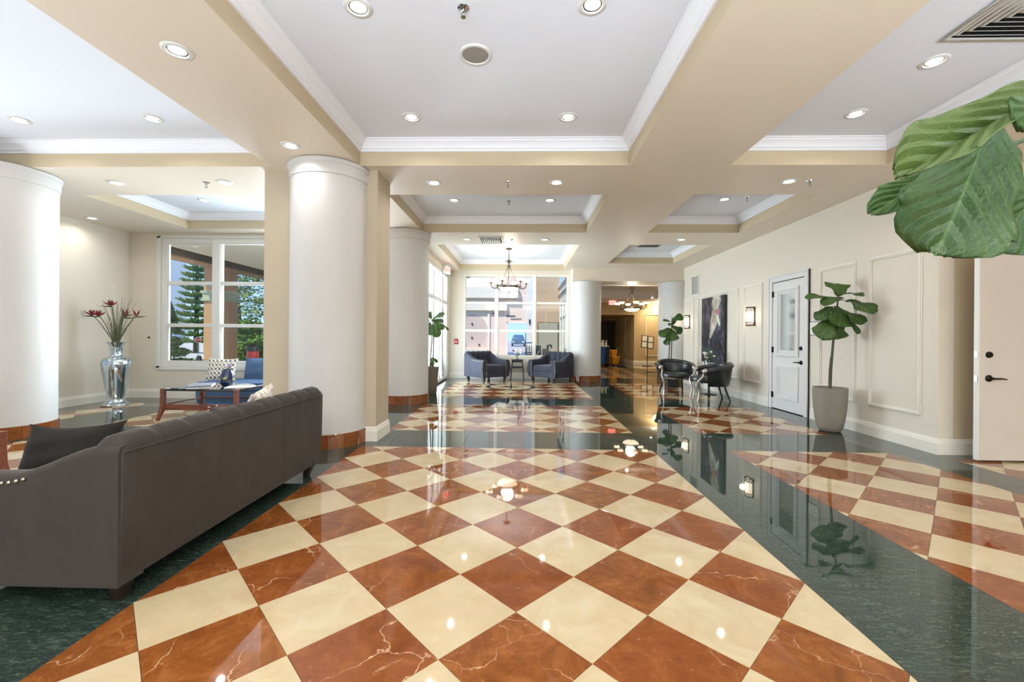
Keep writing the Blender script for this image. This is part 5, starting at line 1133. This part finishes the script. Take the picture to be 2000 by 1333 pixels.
tree('broadleaf_shrub', 'bright green layered shrub in the right pane of the bay window', (-11.6, 17.9, -.03), 1.3, .05, [((0, 0, 1.55), (.75, .6, .28), 600, .12), ((.2, 0, 1.1), (.8, .6, .22), 500, .12)], 'shrub_green', 'shrub')
tree('flowering_shrub', 'yellow-green leafy shrub low beside the tan porch pillar', (-9.75, 15.4, -.03), .5, .03, [((.0, 0, .62), (.75, .6, .42), 900, .11), ((.9, .3, .5), (.6, .5, .4), 600, .11)], 'shrub_green', 'shrub')
for i, (x, y, s) in enumerate([(-30, 46, 1.0), (-36, 50, 1.2), (-25, 48, .9), (-20, 46, .9)]):
    q = tree('distant_tree', ('second', 'first', 'third', 'fourth')[i] + ' low green tree from the left on the horizon beyond the road', (x, y, -.03), 1.6 * s, .12, [((0, 0, 1.7 * s), (2.2, 1.6, 1.1 * s), 420, .3)], 'needles_dark'); q['group'] = 'distant trees on the horizon'
o = thing('gate_pillar', 'white square gate pillar beside the pale road outside', 'pillar', (-18.77, 22, -.03)); MB().box(-.20, .20, -.2, .2, 0, .92).build('shaft', 'far_facade', o, bevel=.01); MB().box(-.24, .24, -.24, .24, .92, 1.0).build('cap', 'far_facade', o, bevel=.01)
o = thing('stop_sign', 'red octagonal STOP sign on a post outside the bay window', 'sign', (-17.0, 22.1, -.03), radians(36))
MB().tube([(0, .02, 0), (0, .02, 1.02)], .018, 8).build('post', 'steel', o)
oc = [(.16 * cos(pi / 8 + k * pi / 4), .16 * sin(pi / 8 + k * pi / 4)) for k in range(8)]; FX = Matrix.Translation((0, 0, 0.92)) @ Matrix.Rotation(pi / 2, 4, 'X')
MB().prism(oc, -.004, .004, FX).build('border', 'white_plastic', o); MB().prism([(x * .9, y * .9) for x, y in oc], .004, .007, FX).build('face', 'red_plastic', o)
lettering('STOP', .115, 'white_plastic', o, (0, -.0085, 0.92))
o = thing('red_bin', 'red drum with a dark lid standing on the porch outside the window', 'bin', (-7.0, 11.0, -.03)); MB().lathe([(0.0001, 0), (.13, 0), (.14, .02), (.14, .82), (0.0001, .82)], 24).build('drum', 'red_plastic', o); MB().lathe([(.145, .80), (.15, .83), (.13, .92), (.05, .98), (0.0001, .985)], 24).build('lid', 'black_plastic', o); MB().lathe([(.1415, .45), (.1425, .46), (.1425, .56), (.1415, .57)], 24).build('label_band', 'leaf_yellow', o)
bld = thing('building', 'tall white building far off at the left edge of the bay window', 'building', (-52.6, 60, -.03)); MB().box(-2.6, 2.3, -3, 3, 0, 15).build('wall', 'far_facade', bld)
for k in range(6): MB().box(.2, 2.0, -3.04, -3.0, 1.2 + k * 2.2, 2.5 + k * 2.2).build('window', 'far_window', bld)
for k in range(6): MB().box(-2.0, -.3, -3.04, -3.0, 1.2 + k * 2.2, 2.5 + k * 2.2).build('window', 'far_window', bld)
b = MB(); b.box(-24.5, -19.6, 22.2, 22.3, .0, 1.0); f = thing('fence', 'dark metal fence running beside the white gate pillar', 'fence', (-21.9, 22.25, -.03))
for k in range(22): MB().box(-2.6 + k * .25, -2.57 + k * .25, -.015, .015, 0, .95).build('picket', 'black_plastic', f)
for z in (.15, .85): MB().box(-2.65, 2.75, -.02, .02, z, z + .04).build('rail', 'black_plastic', f)

# ================================================================ PATIO seen through the back window
struct(MB().box(-9, 1.46, 12.5, 70, -.10, -.03).build('ground_patio', 'patio_floor'))
pa = thing('patio_building', 'pale pink patio building with an arched niche and a white doorway', 'building', (-1.0, 27, -.03))
def pb(x0, x1, y0, y1, z0, z1): return (x0 + 1.0, x1 + 1.0, y0 - 27, y1 - 27, z0 + .03, z1 + .03)
w_ = MB(); w_.box(*pb(-9, -2.03, 27, 27.4, -.03, 9)); w_.build('wall', 'stucco_cream', pa)
w_ = MB().box(*pb(-2.03, -.84, 27, 27.4, -.03, 9)).box(*pb(-.84, .37, 27, 27.4, 2.03, 9)).box(*pb(.37, 1.44, 27, 27.4, -.03, 9)); w_.build('wall', 'stucco_pink', pa)
MB().box(*pb(-9, -.9, 26.75, 27.2, 2.83, 3.25)).build('roof_beam', 'stucco_cream', pa); MB().box(*pb(-9, -.2, 26.6, 27.2, 3.6, 4.3)).build('roof_beam', 'stucco_cream', pa); MB().box(*pb(-2.12, -1.98, 26.9, 27, -.03, 2.83)).build('pilaster', 'stucco_cream', pa)
n = 24; R = 1.0; P = [(-.95, 0), (.95, 0)] + [(1.0 * cos(t), 1.35 + 1.2 * sin(t)) for t in [pi * k / n for k in range(n + 1)]]
niche = MB().prism(P, -.03, 0.0, Matrix.Translation((-3.05 + 1.0, -.001, .05)) @ Matrix.Rotation(pi / 2, 4, 'X')).build('arched_niche', 'stucco_mauve', pa)
for x, z in ((-3.1, 1.98), (-3.1, 1.11), (-3.52, .65), (-2.64, .66)): MB().box(*pb(x - .05, x + .05, 26.94, 26.97, z - .05, z + .05)).build('tile_inset', 'black_plastic', pa)
MB().box(*pb(-9, -2.12, 26.6, 27, -.03, .42)).build('bench_ledge', 'stucco_cream', pa)
for x0, x1, z, mt in ((-.97, -.39, 2.46, 'dark_wood'), (-.68, .0, 2.28, 'steel'), (-1.85, -1.62, 2.62, 'red_plastic')):
    k = x0
    while k < x1: MB().box(*pb(k, k + .035, 26.97, 27, z, z + .07)).build('lettering', mt, pa); k += .05
MB().box(*pb(-.9, -.84, 26.95, 27.02, -.03, 2.1)).box(*pb(.37, .43, 26.95, 27.02, -.03, 2.1)).box(*pb(-.9, .43, 26.95, 27.02, 2.03, 2.1)).build('door_casing', 'far_facade', pa)
po = thing('patio_post', 'white square post standing in the patio outside the back window', 'post', (.37, 19, -.03)); MB().box(-.12, .12, -.12, .12, 0, 4.3).build('shaft', 'far_facade', po, bevel=.01); MB().box(-.03, .03, -.17, -.12, 1.8, 2.0).build('lamp', 'bronze', po)
e1 = thing('patio_wing', 'tan patio wing with a grey green door behind the right grey armchair', 'building', (1.0, 16.5, -.03))
MB().box(-.48, .46, 0, .2, 0, 4.6).build('wall', 'stucco_wing', e1); MB().box(-.37, .44, -.04, 0, 0, 1.80).build('door_casing', 'grout', e1); MB().box(-.33, .40, -.06, -.03, 0, 1.76).build('door_leaf', 'grey_door', e1, bevel=.004)
o = thing('rack', 'blue rack of bottles on the patio just outside the back window', 'rack', (.27, 14.0, -.03))
for z in (.0, .35, .70, 1.02): MB().box(-.13, .13, -.13, .13, z, z + .03).build('shelf', 'blue_plastic', o)
for sx in (-1, 1):
    for sy in (-1, 1): MB().box(sx * .12 - .012, sx * .12 + .012, sy * .12 - .012, sy * .12 + .012, 0, 1.35).build('upright', 'black_plastic', o)
MB().box(-.11, .11, .0, .11, .03, .33).box(-.11, .11, .0, .11, .38, .68).build('crate', 'blue_plastic', o, bevel=.01)
for k in range(3):
    b = thing('water_bottle', ('left', 'middle', 'right')[k] + ' white bottle on the blue patio rack', 'bottle', (.19 + .08 * k, 13.97, .702), 0, 'bottles on the patio rack'); MB().lathe([(0.0001, 0), (.03, 0), (.032, .16), (.012, .2), (.012, .23), (0.0001, .23)], 12).build('body', 'white_plastic', b)
o = thing('sandwich_board', 'navy box sign with a white stripe outside the back window', 'sign', (.52, 13.55, -.03)); MB().box(-.11, .11, -.1, .1, 0, .96).build('box', 'navy_plastic', o, bevel=.01); MB().add([(-.09, -.103, .56), (-.06, -.103, .56), (.07, -.103, .80), (.04, -.103, .80)], [(0, 1, 2, 3)]).build('stripe', 'white_plastic', o, fixn=False)
o = thing('trolley', 'pale grey trolley with a curved black handle outside the back window', 'trolley', (.78, 13.6, -.03)); MB().box(-.11, .10, -.1, .1, .06, .86).build('body', 'speaker_mesh', o, bevel=.02); MB().tube([(.05, 0, .8), (.07, 0, .96), (.16, 0, .98), (.19, 0, .88)], .03, 8).build('handle', 'black_plastic', o)
for sx in (-1, 1): MB().ball((sx * .09, 0, .035), .035, 10, 6).build('wheel', 'rubber', o)
# car in the street beyond the doorway
car = thing('car', 'grey-blue car parked in the street beyond the patio doorway', 'car', (-.35, 55, -.03))
prof = [(-.85, .25), (-.88, .6), (-.80, .85), (-.62, 1.38), (-.5, 1.46), (.5, 1.46), (.62, 1.38), (.80, .85), (.88, .6), (.85, .25)]
b = MB(); 
for y, s, zs in ((-2.1, .86, .62), (-2.0, .96, .72), (-1.3, 1, .98), (-.6, 1, 1), (1.0, 1, 1), (1.9, .95, .85), (2.1, .85, .6)): b.v += [(x * s, y, .25 + (z - .25) * zs) for x, z in prof]
for j in range(6):
    for k in range(10): b.f.append((j * 10 + k, j * 10 + (k + 1) % 10, (j + 1) * 10 + (k + 1) % 10, (j + 1) * 10 + k))
b.f += [tuple(range(10)), tuple(range(60, 70))]
b.build('body', 'car_blue', car, bevel=.03); MB().add([(-.66, -1.33, .9), (.66, -1.33, .9), (.52, -.9, 1.36), (-.52, -.9, 1.36)], [(0, 1, 2, 3)]).build('windscreen', 'car_glass', car, fixn=False, solid=.02)
for sx in (-1, 1):
    for sy in (-1.3, 1.3): MB().lathe([(0.0001, -.1), (.28, -.1), (.31, -.05), (.31, .05), (.28, .1), (0.0001, .1)], 20, mat=Matrix.Translation((sx * .76, sy, .31)) @ Matrix.Rotation(pi / 2, 4, 'Y')).build('wheel', 'rubber', car)
    MB().box(sx * .6 - .14, sx * .6 + .14, -2.13, -2.08, .52, .64).build('headlight', 'white_plastic', car, bevel=.01)
